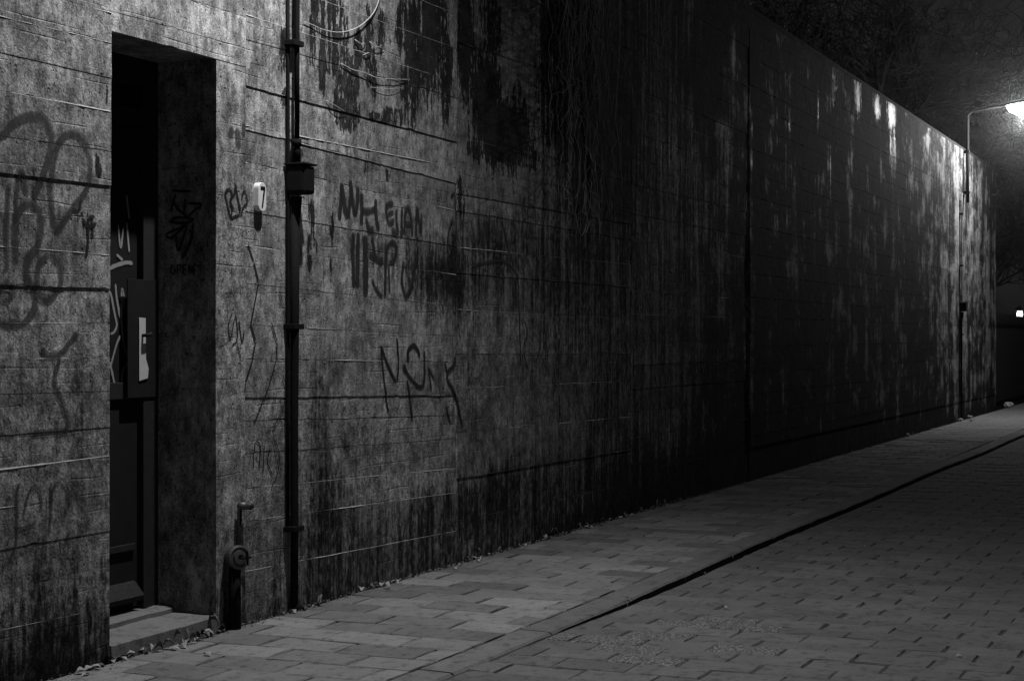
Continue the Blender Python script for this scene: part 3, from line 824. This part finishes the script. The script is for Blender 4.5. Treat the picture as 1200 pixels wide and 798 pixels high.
part(kb, 'weather_board', M['kerb_face'], door)
part(MB().bevbox(DX0 + .075, fx - .03, YD - 0.014, YD - 0.001, 0.33, 0.36), 'moulding', M['door_frame'], door)
px0 = on_wall(153, 400, YD - .05)[0]
part(MB().bevbox(px0, DX1 - 0.006, YD - 0.036, YD - 0.0305, 0.955, 1.44, .002), 'guard_plate', M['door_paint'], door)
nx0, nz1 = on_wall(163, 372, YD - .04); nx1, nz0 = on_wall(170.5, 446, YD - .04)
nt_ = MB(); yy = YD - .041
nt_.add([(nx0, yy, nz0), (nx1 + .014, yy - .001, nz0 + .01), (nx1 + .018, yy - .002, nz0 + .05), (nx1 + .002, yy, nz0 + .09), (nx1, yy, nz1 - .002), (nx0, yy, nz1)], [(0, 1, 2, 3, 4, 5)])
nt_.add([(a, b + .0015, c) for a, b, c in nt_.v[:6]], [(5, 4, 3, 2, 1, 0)])
part(nt_, 'torn_notice', M['paper'], door)
hx, hz = on_wall(178, 393, YD - .08)
part(MB().tube([(hx - .01, YD - .035, hz), (hx - .01, YD - .065, hz)], .007).tube([(hx - .015, YD - .062, hz), (hx + .012, YD - .062, hz + .003), (hx + .020, YD - .062, hz + .010)], [.008, .008, .006]), 'door_handle', M['pole'], door, True)
z = Zm(110, 280, 3.99); z2 = Zm(110, 200, 3.99)
dp = lambda a, b: on_wall(a, b, YD)
d3 = lambda x, zz, l: np.stack([x, YD - l, zz], 1)
g = graffiti([(.007, z([(70, 240), (80, 270), (95, 350), (105, 405), (88, 440), (70, 442)])), (.007, z([(98, 205), (105, 280), (125, 370), (130, 235), (150, 362)])), (.007, z([(125, 370), (135, 480), (150, 550)])), (.007, z([(165, 560), (132, 620), (128, 695)])), (.007, z([(70, 570), (88, 650), (96, 690)])),
              (.009, z2([(65, 460), (110, 440), (150, 430), (180, 435)])), (.006, z2([(110, 250), (122, 360), (135, 262)])), (.006, z2([(150, 240), (162, 385)])), (.006, z2([(100, 390), (135, 422)])), (.006, z2([(148, 110), (162, 230)])), (.006, z([(70, 610), (100, 500), (120, 450)]))], dp, d3, M['spray_pale'], parent=leaf)
g.matrix_parent_inverse = leaf.matrix_parent_inverse.copy() if False else Matrix.Translation(door.location).inverted() @ Matrix.Translation(door.location)

# step slab
st = MB()
bm = bmesh.new()
def slab(x0, x1, y0, y1, z0, z1, nx, ny, amp):
    mb = MB(); n0 = 0
    xs = np.linspace(x0, x1, nx); ys = np.linspace(y0, y1, ny)
    top = [[(float(a), float(b) + (0.012 * (float(vnoise(a * 9, 3.3)) - .5) if j == 0 else 0), z1 + amp * float(fbm(a * 7, b * 7) - .4) - (0.008 if j == 0 else 0)) for a in xs] for j, b in enumerate(ys)]
    v = [p for r in top for p in r]
    f = [(j * nx + i, j * nx + i + 1, (j + 1) * nx + i + 1, (j + 1) * nx + i) for j in range(ny - 1) for i in range(nx - 1)]
    b0 = len(v)
    v += [(float(a), y0 - .002, z0) for a in xs]
    f += [(b0 + i, b0 + i + 1, i + 1, i) for i in range(nx - 1)]
    # edge row close to the front for a rounded arris
    mb.v = v; mb.f = f
    for e, i in ((0, 0), (1, nx - 1)):
        col_ = [j * nx + i for j in range(ny)]
        k = len(mb.v); mb.v.append((v[i][0], y1, z0))
        poly = [b0 + i] + col_ + [k]
        mb.f.append(tuple(poly if e else poly[::-1]))
    return mb
step_o = slab(DX0 + .006, DX1 - .006, -0.012, 0.225, -0.10, 0.062, 26, 12, 0.016).build('door_step', M['step'])
sill = slab(DX0 + .006, DX1 - .006, 0.20, 0.45, -0.10, 0.088, 26, 10, 0.014)
sill.build('sill', M['step'], step_o)
tag(step_o, 'worn concrete doorstep with a rounded front edge in the recess', 'step')

# ================================================================== THINGS FIXED TO THE WALL
# house number
NX, NZ = on_wall(308.5, 231, -0.03)
hn = empty('house_number', (NX, 0, NZ))
tag(hn, 'small white upright house number plate reading 7', 'house number')
def rounded_plate(w, h, d, r, y0, n=6):
    pts = []
    for cx, cz, a0 in ((w / 2 - r, h / 2 - r, 0), (-w / 2 + r, h / 2 - r, 90), (-w / 2 + r, -h / 2 + r, 180), (w / 2 - r, -h / 2 + r, 270)):
        for k in range(n + 1):
            a = R(a0 + 90 * k / n); pts.append((cx + r * math.cos(a), cz + r * math.sin(a)))
    N = len(pts); mb = MB()
    mb.v = [(a, y0, b) for a, b in pts] + [(a, y0 - d, b) for a, b in pts] + [(a * .93, y0 - d - .003, b * .96) for a, b in pts]
    for k in range(N):
        q = (k + 1) % N
        mb.f.append((k, q, N + q, N + k)[::-1]); mb.f.append((N + k, N + q, 2 * N + q, 2 * N + k)[::-1])
    mb.f.append(tuple(2 * N + k for k in range(N))[::-1]); mb.f.append(tuple(range(N)))
    return mb
PW, PH = 0.062, 0.122
rounded_plate(PW, PH, 0.024, 0.024, 0.0).build('plate', M['enamel'], hn)
yd = -0.0285
MB().add([(-.017, yd, .045), (.019, yd, .045), (.019, yd, .031), (-.017, yd, .031)], [(0, 3, 2, 1)]).add([(.019, yd, .032), (.006, yd, .032), (-.010, yd, -.046), (.001, yd, -.046)], [(0, 1, 2, 3)]).build('digit', M['digit'], hn)

# supply conduit with its junction box
def conduit(xb, label, near=True, r=0.018):
    c = empty('wall_conduit', (xb, 0, 0))
    tag(c, label, 'conduit', 'electrical conduits on the wall')
    zb = on_wall(356, 205)[1] - .055 if near else 1.63
    w = lambda a, b: rng.uniform(a, b)
    MB().tube([(0, -.032, 0.0), (0.002, -.034, .35), (-.004, -.036, .8), (.004, -.034, 1.3), (.006, -.034, zb - .06)], [r, r, r, r * 1.1, r * 1.2], 12).build('lower_pipe', M['dark_metal'], c, True)
    MB().tube([(.022, -.034, zb + .1), (.022, -.034, zb + .2)], r * 0.8, 10).lathe([(r * 1.15, 0), (r * 1.15, .03)], (0, 0, 1), (.022, -.034, zb + .17), 12).tube([(.022, -.034, zb + .2), (.020, -.036, zb + .6), (.024, -.034, zb + 1.2), (.022, -.036, 3.3)], r * .62, 10).build('upper_pipe', M['dark_metal'] if near else M['galv'], c, True)
    MB().tube([(-.022, -.013, 0.35), (-.024, -.015, .9), (-.020, -.014, zb), (-.024, -.016, zb + .5), (-.022, -.014, 3.2)], .008, 6).build('cable', M['dark_metal'], c, True)
    bx = MB().bevbox(-.034, .062, -.105, -.004, zb - .045, zb + .080, .016)
    bx.lathe([(.026, 0), (.022, -.05), (.018, -.09)], (0, 0, 1), (.008, -.04, zb - .055), 12)
    b = bx.build('junction_box', M['dark_metal'], c)
    MB().bevbox(-.040, .068, -.112, -.002, zb + .082, zb + .091, .003).build('lid', M['dark_metal'], b)
    for zc in (0.36, 1.25, zb + .62, 3.0):
        MB().bevbox(-.04, .045, -.058, -.001, zc - .012, zc + .012, .003).build('clamp', M['dark_metal'], c)
    MB().tube([(0.0, -.034, .02), (.03, -.05, .0), (.06, -.05, -.005)], [r * 1.1, r * 1.0, r * .8], 8).build('foot_bend', M['dark_metal'], c, True)
    return c
conduit(on_wall(345, 400, -.034)[0], 'black conduit pipe with a bulging junction box beside the house number')
conduit(on_wall(1124, 420)[0], 'thin grey conduit on the pale lit end of the wall below the lamp', False, 0.013)

# standpipe by the doorway
SX = on_wall(263, 700)[0]
sp = empty('standpipe', (SX, -.05, 0))
tag(sp, 'rusty standpipe with a round valve cap beside the doorway', 'standpipe')
zv = on_wall(268, 655, -.06)[1]
MB().tube([(0, 0, 0), (0, 0, .12), (0, 0, zv - .03)], [.027, .026, .026], 12).tube([(.05, .02, 0), (.05, .02, zv - .06), (.03, .01, zv - .03)], [.014, .014, .012], 8).build('riser', M['dark_metal'], sp, True)
d_ = (-.5, -1, 0.12)
v_ = MB().lathe([(.040, -.04), (.046, -.02), (.050, 0.0), (.050, .016), (.042, .020), (.042, .016), (.030, .016), (.028, .026), (.012, .028), (.010, .02)], d_, (.004, -.01, zv), 22).build('valve_cap', M['galv'], sp)
MB().tube([(.0, -.058, zv + .03), (.004, -.06, zv - .03)], .005, 6).tube([(-.03, -.047, zv), (.03, -.06, zv)], .005, 6).build('hand_wheel_bar', M['dark_metal'], v_)
xt, zt = on_wall(281, 593, -.03)
MB().tube([(.03, .01, zv), (xt - SX, .025, zv + .06), (xt - SX, .02, zt)], .010, 8).build('thin_pipe', M['dark_metal'], sp, True)
MB().tube([(xt - SX - .008, .015, zt), (xt - SX + .05, .005, zt)], .017, 12).lathe([(.020, 0), (.020, .012)], (1, -.1, 0), (xt - SX + .048, .005, zt), 12).build('capped_stub', M['galv'], sp, True)

# ================================================================== STREET LAMPS ON THE WALL
def street_lamp(X, label, narrow_beam=False):
    l = empty('street_lamp', (X, 0, 0.14))
    tag(l, label, 'street lamp', 'bracket lamps along the wall')
    MB().tube([(0, -.06, 3.05), (0, -.06, 4.30)], .024, 12).build('pole', M['pole'], l, True)
    arm = [(0, -.06, 4.28)] + [(0, -.06 - .10 * (1 - math.cos(a)), 4.30 + .10 * math.sin(a)) for a in np.linspace(0, math.pi / 2 * .93, 7)] + [(0, -.35, 4.425), (0, -.60, 4.452)]
    MB().tube(arm, .020, 10).build('arm', M['pole'], l, True)
    for zc in (3.2, 3.8):
        MB().bevbox(-.045, .045, -.09, .0, zc - .02, zc + .02, .004).build('bracket', M['pole'], l)
    # luminaire: flattened shell with a lit bowl underneath
    prof = [(-.04, .025, .02), (.04, .06, .04), (.16, .125, .055), (.40, .14, .06), (.54, .11, .05), (.61, .03, .02)]
    hd = MB(); rings = []
    for s_, hw, hh in prof:
        rings.append([(hw * math.cos(a), -.56 - s_, 4.452 + s_ * .08 + max(0, hh * math.sin(a)) + (-.012 if math.sin(a) < -.01 else 0)) for a in np.linspace(0, 2 * math.pi, 16, endpoint=False)])
    n = 16
    hd.v = [p for r_ in rings for p in r_]
    hd.f = [(i * n + k, i * n + (k + 1) % n, (i + 1) * n + (k + 1) % n, (i + 1) * n + k) for i in range(len(prof) - 1) for k in range(n)] + [tuple(range(n)), tuple((len(prof) - 1) * n + k for k in range(n - 1, -1, -1))]
    h = hd.build('lamp_head', M['pole'], l, True)
    bw_ = MB()
    pr = [(.06, .03, .02), (.10, .085, .09), (.20, .12, .15), (.34, .13, .17), (.46, .12, .15), (.54, .09, .09), (.58, .02, .02)]  # bowl enlarged so its glowing shape also covers the lamp's bloom
    rings = [[(hw * math.cos(a), -.56 - s_, 4.44 + s_ * .08 + hh * math.sin(a) * (1 if math.sin(a) < 0 else .1)) for a in np.linspace(0, 2 * math.pi, 16, endpoint=False)] for s_, hw, hh in pr]
    bw_.v = [p for r_ in rings for p in r_]
    bw_.f = [(i * n + k, i * n + (k + 1) % n, (i + 1) * n + (k + 1) % n, (i + 1) * n + k) for i in range(len(pr) - 1) for k in range(n)] + [tuple(range(n)), tuple((len(pr) - 1) * n + k for k in range(n - 1, -1, -1))]
    bw_.build('lamp_bowl', M['dim_lamp_glow' if narrow_beam else 'lamp_glow'], h, True)
    ld = bpy.data.lights.new('lamp_light', 'SPOT' if narrow_beam else 'POINT')
    ld.energy = LAMP_W * (1.42 if narrow_beam else 0.95); ld.shadow_soft_size = 0.03; ld.color = (1, 1, 1)
    if narrow_beam:
        ld.spot_size = R(138); ld.spot_blend = 1.0  # no hood is built; the cone itself narrows the near lamp's light
    lo = bpy.data.objects.new('lamp_light', ld); lo.location = (0, -.90, 4.24)
    link(lo, l)
    return l
street_lamp(6.02, 'lit street lamp on a curved arm above the dark doorway', True)
street_lamp(on_wall(1129, 150)[0], 'lit street lamp on a curved arm above the pale end of the wall')

# ================================================================== PLANTS ON THE WALL
r = random.Random(21)
def strand(mb, x0, z0, z1, wander, rad, n=14, out=0.03):
    pts = []; x_ = x0; y_ = -out * r.uniform(.4, 1.3)
    for i in range(n + 1):
        t = i / n
        pts.append((x_, y_, z0 + (z1 - z0) * t))
        x_ += r.gauss(0, wander); y_ = min(-.008, max(-.14, y_ + r.gauss(0, .012)))
    mb.tube(pts, [rad * (1 - .6 * i / n) for i in range(n + 1)], 4, False)
    return pts
vx0, vx1 = on_wall(640, 100)[0], on_wall(712, 100)[0]
vine = empty('hanging_vine', ((vx0 + vx1) / 2, 0, WALL_H))
tag(vine, 'curtain of bare dry vine stems hanging from the wall top', 'vine')
for k in range(4):
    mb = MB()
    for q in range(15):
        xx = r.gauss((vx0 + vx1) / 2, .26)
        strand(mb, xx, WALL_H + .05, r.choice([2.9, 2.6, 2.4, 2.7, 2.2, 2.0, 1.75]) + r.gauss(0, .12), .017, r.choice((.0008, .0010, .0013, .0022)), 30, .05)
    o = mb.build('stem_bundle', M['vine'], vine); o.matrix_parent_inverse = Matrix.Translation(vine.location).inverted(); o['kind'] = 'stuff'
mb = MB()
for q in range(50):
    x_ = r.gauss((vx0 + vx1) / 2, .24); z_ = r.uniform(2.1, 3.7); y_ = -.05
    pts = [(x_, y_, z_)]
    for i in range(5):
        x_ += r.gauss(0, .05); z_ -= r.uniform(.0, .09); y_ = min(-.01, y_ + r.gauss(0, .02)); pts.append((x_, y_, z_))
    mb.tube(pts, [.0018] * 6, 3, False)
o = mb.build('side_shoots', M['vine'], vine); o.matrix_parent_inverse = Matrix.Translation(vine.location).inverted(); o['kind'] = 'stuff'
lone = empty('hanging_vine', (on_wall(722, 60)[0], 0, WALL_H))
tag(lone, 'single thin dry stem hanging beside the vine curtain', 'vine')
mb = MB()
w = [on_wall(a, b) for a, b in ((722, -60), (721, 60), (716, 140), (722, 180), (725, 230))]
mb.tube([(a, -.03, b) for a, b in w], [.004, .003, .003, .003, .001], 5)
o = mb.build('stem', M['vine'], lone, True); o.matrix_parent_inverse = Matrix.Translation(lone.location).inverted()
z = Zm(350, 0, 4.986)
def root_thing(strokes, label):
    first = on_wall(*strokes[0][1][0])
    e = empty('dry_root', (first[0], 0, first[1])); tag(e, label, 'root', 'roots on the peeling part of the wall')
    r_off = .009
    for rad, pts in strokes:
        rad *= .6
        w = [on_wall(*p) for p in z(pts)] if True else None
        path = smooth_path(w, .02)
        P3 = []
        for i, q in enumerate(path):
            P3.append((q[0], float(surf(q[0], q[1])) - .004 - r_off * math.sin(math.pi * i / max(1, len(path) - 1)) - rad * .5, q[1]))
        o = MB().tube(P3, [rad * (1 - .5 * i / len(P3)) for i in range(len(P3))], 6).build('root_stem', M['root'], e, True)
        o.matrix_parent_inverse = Matrix.Translation(e.location).inverted()
root_thing([(.0050, [(470, -30), (440, 50), (400, 105), (340, 155), (280, 182), (210, 192), (130, 178), (70, 150), (20, 130)])], 'pale thin root curving down from above beside the conduit')
root_thing([(.0040, [(235, 375), (300, 410), (370, 430), (430, 455), (520, 465), (640, 467)]), (.0025, [(370, 430), (400, 440), (450, 465), (480, 458)]), (.0022, [(410, 512), (500, 522), (600, 516)])], 'pale straight root lying across black flaking patches')
root_thing([(.0040, [(320, 235), (345, 258), (380, 255)]), (.004, [(405, 245), (425, 275), (460, 280), (490, 292)]), (.004, [(365, 325), (385, 312), (410, 318)]), (.003, [(150, 590), (200, 625), (260, 655)])], 'short pale root ends poking out of the flaking wall')

# ================================================================== LEAF LITTER
def leaf_mesh(seed, L=0.055, W=0.034):
    q = random.Random(seed); mb = MB()
    prof = [(0, .0), (.12, .35), (.3, .85), (.5, 1.0), (.68, .7), (.85, .4), (1, 0.02)]
    curl = q.uniform(.6, 2.2); tw = q.uniform(-.5, .5)
    v = []
    for t, w_ in prof:
        wz = .012 * curl * math.sin(t * 3.1 * q.uniform(.8, 1.2)) + .004
        for sd in (-1, 0, 1):
            ww = w_ * W * .5 * sd * q.uniform(.8, 1.15)
            v.append(((t - .5) * L, ww, wz + abs(sd) * .010 * curl * w_ * q.uniform(.3, 1) + tw * ww * .5))
    zm = min(p[2] for p in v)
    mb.v = [(a, b, c - zm) for a, b, c in v]
    for i in range(len(prof) - 1):
        for k in range(2): mb.f.append((i * 3 + k, (i + 1) * 3 + k, (i + 1) * 3 + k + 1, i * 3 + k + 1))
    return mb.mesh('dead_leaf', M['leaf'] if seed % 2 else M['leaf_dark'])
LEAVES = [leaf_mesh(k) for k in range(9)]
r = random.Random(5)
def leaf_at(x_, y_, s, label, group):
    o = bpy.data.objects.new('dead_leaf', r.choice(LEAVES))
    o.location = (x_, y_, 0.0025 if y_ > kerb_y(x_) else float(road_z(x_)) + .003); o.scale = (s, s, s * r.uniform(.6, 1.3)); o.rotation_euler = (0, 0, r.uniform(0, 6.28))
    link(o); tag(o, label, 'leaf', group)
for px, py, s in [(127, 775, 1.1), (137, 771, 1.0), (150, 768, .9), (160, 764, 1.0), (172, 766, .9), (185, 764, .9), (210, 757, 1.0), (222, 752, .9), (232, 750, .9), (240, 746, 1.0), (250, 742, 1.2), (243, 768, .8), (105, 785, 1.0), (95, 790, .9), (118, 781, .8), (197, 760, .9), (228, 745, .8), (205, 761, .8), (214, 759, .9), (218, 755, 1.0), (226, 754, .8), (236, 747, .9), (245, 745, 1.1), (131, 776, .8), (143, 773, .9), (112, 784, .9), (154, 770, .7), (180, 762, .8), (100, 792, .8), (258, 738, .8)]:
    a, b = on_ground(px, py); leaf_at(a, min(b, -.02), s, 'curled dead leaf lying at the foot of the doorstep', 'leaves by the doorstep')
for k in range(80):
    x_ = r.uniform(6.3, 12.0) if r.random() < .75 else r.uniform(12, 24)
    leaf_at(x_, -abs(r.gauss(.025, .03)) - .02, r.uniform(.5, 1.0), 'small dead leaf in the litter along the base of the wall', 'leaves along the wall')
for px, py in [(868, 745), (684, 742), (1124, 776), (887, 668), (907, 684), (825, 672), (735, 710), (850, 715), (1015, 640)]:
    a, b = on_ground(px, py, -.03); leaf_at(a, b, .5, 'scrap of leaf lying on the road pavers', 'leaves on the road')
# grit along the foot of the wall: nobody could count it
mb = MB()
for k in range(1500):
    x_ = r.uniform(3.5, 14) if r.random() < .8 else r.uniform(14, 29); y_ = -abs(r.gauss(0, .035)) - .012; s = r.uniform(.002, .007)
    mb.add([(x_ + s * r.uniform(.5, 1.4), y_, .001), (x_ - s, y_ + s * .8, .001), (x_ - s * .6, y_ - s, .001), (x_, y_, .001 + s * r.uniform(.6, 1.4))], [(0, 1, 3), (1, 2, 3), (2, 0, 3)])
tag(mb.build('grit', M['leaf_dark']), 'grit and crumbs of litter swept against the foot of the wall', 'grit', kind='stuff')
# weed at the foot of the conduit
wx_, wy_ = on_ground(366, 708)
weed = empty('weed', (wx_, -.05, 0)); tag(weed, 'small pale weed sprouting at the foot of the black conduit', 'weed')
for k in range(5):
    a = r.uniform(0, 6.28); L = r.uniform(.05, .10)
    mb = MB(); pts = []
    for i in range(6):
        t = i / 5; pts.append((math.cos(a) * L * .5 * t, math.sin(a) * L * .3 * t - .0, L * (t - .35 * t * t) * 1.2, .011 * math.sin(math.pi * (t * .9 + .05))))
    for p in pts: mb.v += [(p[0] - p[3] * math.sin(a), p[1] + p[3] * math.cos(a), p[2]), (p[0] + p[3] * math.sin(a), p[1] - p[3] * math.cos(a), p[2])]
    mb.f = [(2 * i, 2 * i + 1, 2 * i + 3, 2 * i + 2) for i in range(5)]
    mb.build('leaf_blade', M['leaf'], weed)
# litter below the far lamp
for px, py, s, nm in [(1130, 491, .9, 'a'), (1138, 494, .6, 'b'), (1118, 494, .7, 'c'), (1180, 478, 1.6, 'd'), (1062, 512, .6, 'e')]:
    a, b = on_ground(px, py)
    b = min(b, -.08)
    bm = bmesh.new(); bmesh.ops.create_icosphere(bm, subdivisions=2, radius=.05 * s)
    for v in bm.verts: v.co *= r.uniform(.65, 1.15); v.co.z *= .7
    zm = min(v.co.z for v in bm.verts)
    for v in bm.verts: v.co.z -= zm
    me = bpy.data.meshes.new('litter'); bm.to_mesh(me); bm.free(); me.materials.append(M['paper'])
    o = link(bpy.data.objects.new('crumpled_paper', me)); o.location = (a, b, .002)
    if nm == 'd': tag(o, 'larger crumpled pale bag lying by the iron railing', 'litter')
    else: tag(o, 'crumpled scrap of pale paper on the pavement at the lit end of the wall', 'litter', 'paper scraps by the far lamp')

# ================================================================== BEYOND THE WALL: embankment, fence, trees
emb = grid_sheet('embankment', WALL_X0, 45, WALL_T - .05, 16, 60, 24, lambda X, Y: 3.72 + .5 * fbm(X * .4, Y * .4) + (Y - .7) * .06 - np.clip((X - 27.5) / 5, 0, 1) * 4.2, M['earth'])
tag(emb, kind='structure')
fence = empty('iron_fence', (29.4, 0, 0))
tag(fence, 'dark iron railing with close upright bars beyond the wall end', 'fence')
for k in range(46):
    xx = 29.35 + k * .115
    MB().tube([(xx, .02, -.02), (xx, .02, 1.55), (xx, .02, 1.63)], [.011, .011, .002], 6).build('bar', M['dark_metal'], fence).matrix_parent_inverse = Matrix.Translation(fence.location).inverted()
for zz in (.15, 1.45):
    MB().box(29.3, 34.7, -.002, .042, zz - .018, zz + .018).build('rail', M['dark_metal'], fence).matrix_parent_inverse = Matrix.Translation(fence.location).inverted()

def bare_tree(seed, height, rad, spread=0.55, levels=5, lean=(0, 0)):
    q = random.Random(seed); tr = MB(); cr = MB()
    def grow(p, d, L, rd, lev, mb):
        n = 6 if lev < 2 else 5 if lev < 4 else 4
        pts = [p.copy()]; rr = [rd]; dd = d.copy()
        for i in range(n):
            dd = (dd + Vector((q.gauss(0, .13), q.gauss(0, .13), q.gauss(.03, .10)))).normalized()
            pts.append(pts[-1] + dd * L / n); rr.append(rd * (1 - .55 * (i + 1) / n))
        mb.tube(pts, rr, (8, 6, 5, 4, 3, 3)[lev], False)
        if lev >= levels: return
        nb = (5, 5, 5, 5, 4)[lev] + q.randint(-1, 1)
        for k in range(nb):
            i = q.randint(2, n) if lev else q.randint(3, n)
            base = pts[i]; axis = dd.orthogonal(); axis.rotate(Matrix.Rotation(q.uniform(0, 6.28), 3, dd))
            nd = (dd * q.uniform(.5, 1.0) + axis * q.uniform(.5, 1.1) * spread * 1.7 + Vector((0, 0, .12))).normalized()
            grow(base, nd, L * q.uniform(.5, .75), max(rr[i] * q.uniform(.55, .8), .009), lev + 1, cr)
    grow(Vector((0, 0, -.3)), Vector((lean[0], lean[1], 1)).normalized(), height * .42, rad, 0, tr)
    return tr.mesh('trunk', M['bark'], True), cr.mesh('crown', M['bark'], True)
TREES = [bare_tree(3, 11, .20), bare_tree(8, 9, .16, .65), bare_tree(15, 12, .24, .5)]
def plant(mi, x_, y_, z_, rz, sc, label):
    e = empty('bare_tree', (x_, y_, z_), rz); e.scale = (sc, sc, sc); tag(e, label, 'tree', 'bare trees behind the wall')
    link(bpy.data.objects.new('trunk', TREES[mi][0]), e); link(bpy.data.objects.new('crown', TREES[mi][1]), e)
plant(0, 33.5, 3.0, 1.0, .3, 1.0, 'bare tree standing just past the wall end behind the railing')
plant(1, 25.0, 4.5, 3.9, 1.3, 1.0, 'bare tree on the bank whose twigs overhang the far lamp')
plant(2, 40.0, 5.5, 0.0, 2.0, 1.0, 'tall bare tree far beyond the railing')
plant(1, 30.5, 6.5, 1.6, 4.0, 1.1, 'bare tree rising behind the end of the wall')
plant(0, 46.0, 1.5, 0.0, 5.0, 1.1, 'bare tree at the roadside well past the wall')
plant(2, 21.0, 7.0, 3.9, 3.3, .9, 'bare tree on the bank behind the darkest stretch of wall')
plant(2, 32.0, 5.0, 1.0, .9, .75, 'bare tree on the bank with thick forked limbs above the lamp')
plant(0, 31.0, 1.6, 0.6, 2.2, .8, 'bare tree close behind the end of the wall')
plant(1, 35.5, 1.2, 0.0, 5.4, .8, 'bushy bare tree behind the middle of the railing')
plant(0, 28.0, 7.5, 3.2, 4.4, .7, 'slim bare tree on the bank between lamp and dark wall')
plant(1, 37.0, -.6, 0.0, 2.6, .9, 'low spreading bare tree over the pavement past the railing')

# ================================================================== DISTANT LAMPS
def far_pos(px, d):
    u = (px - 600) / F * d
    return d * C + u * S, -D + d * S - u * C
fx_, fy_ = far_pos(1190, 57)
t = empty('tall_street_lamp', (fx_, fy_, -.05)); tag(t, 'distant tall street lamp glimpsed through the bare branches', 'street lamp')
zt = H + (396 - 158) / F * 57
MB().tube([(.1, .9, 0), (.1, .9, zt - .3), (.1, .7, zt), (.1, .3, zt + .05)], [.08, .06, .05, .04], 8).build('post', M['galv'], t, True)
h = MB().lathe([(.03, 0), (.12, .1), (.15, .3), (.12, .55), (.04, .65)], (-.15, -1, .05), (.1, .35, zt + .06), 12).build('lamp_head', M['galv'], t, True)
MB().lathe([(.02, .1), (.05, .18), (.06, .3), (.05, .42), (.02, .47)], (-.15, -1, .05), (.1, .35, zt - .0), 12).build('lamp_bowl', M['lamp_far'], h, True)
fx_, fy_ = far_pos(1195, 44)
t = empty('lantern_post', (fx_, fy_, -.05)); tag(t, 'small lit lantern on a low post far beyond the railing', 'lantern')
zt = H + (396 - 370) / F * 44
MB().tube([(0, 0, 0), (0, 0, zt - .22)], [.04, .035], 8).build('post', M['dark_metal'], t, True)
h = MB().lathe([(.03, -.24), (.10, -.2), (.10, -.18), (.02, -.17)], (0, 0, 1), (0, 0, zt), 10).build('lantern_base', M['dark_metal'], t)
MB().lathe([(.13, .2), (.13, .22), (.03, .30)], (0, 0, 1), (0, 0, zt), 10).build('lantern_cap', M['dark_metal'], t)
MB().lathe([(.04, -.16), (.075, -.06), (.08, .07), (.06, .17)], (0, 0, 1), (0, 0, zt), 12).build('lantern_glass', M['lamp_far'], h, True)

# ================================================================== NIGHT AIR
if HAZE_D > 0:
    hz = MB().box(-6, 75, -14, 22, -1.3, 17)
    o = hz.build('haze', M['earth'])
    m = bpy.data.materials.new('damp_night_air'); m.use_nodes = True
    t = m.node_tree; t.nodes.remove(t.nodes['Principled BSDF'])
    pv = t.nodes.new('ShaderNodeVolumePrincipled')
    pv.inputs['Color'].default_value = (.9, .9, .9, 1); pv.inputs['Density'].default_value = HAZE_D; pv.inputs['Anisotropy'].default_value = 0.965
    t.links.new(pv.outputs[0], t.nodes['Material Output'].inputs['Volume'])
    o.data.materials[0] = m
    tag(o, 'thin damp haze hanging in the night air', 'haze', kind='stuff')
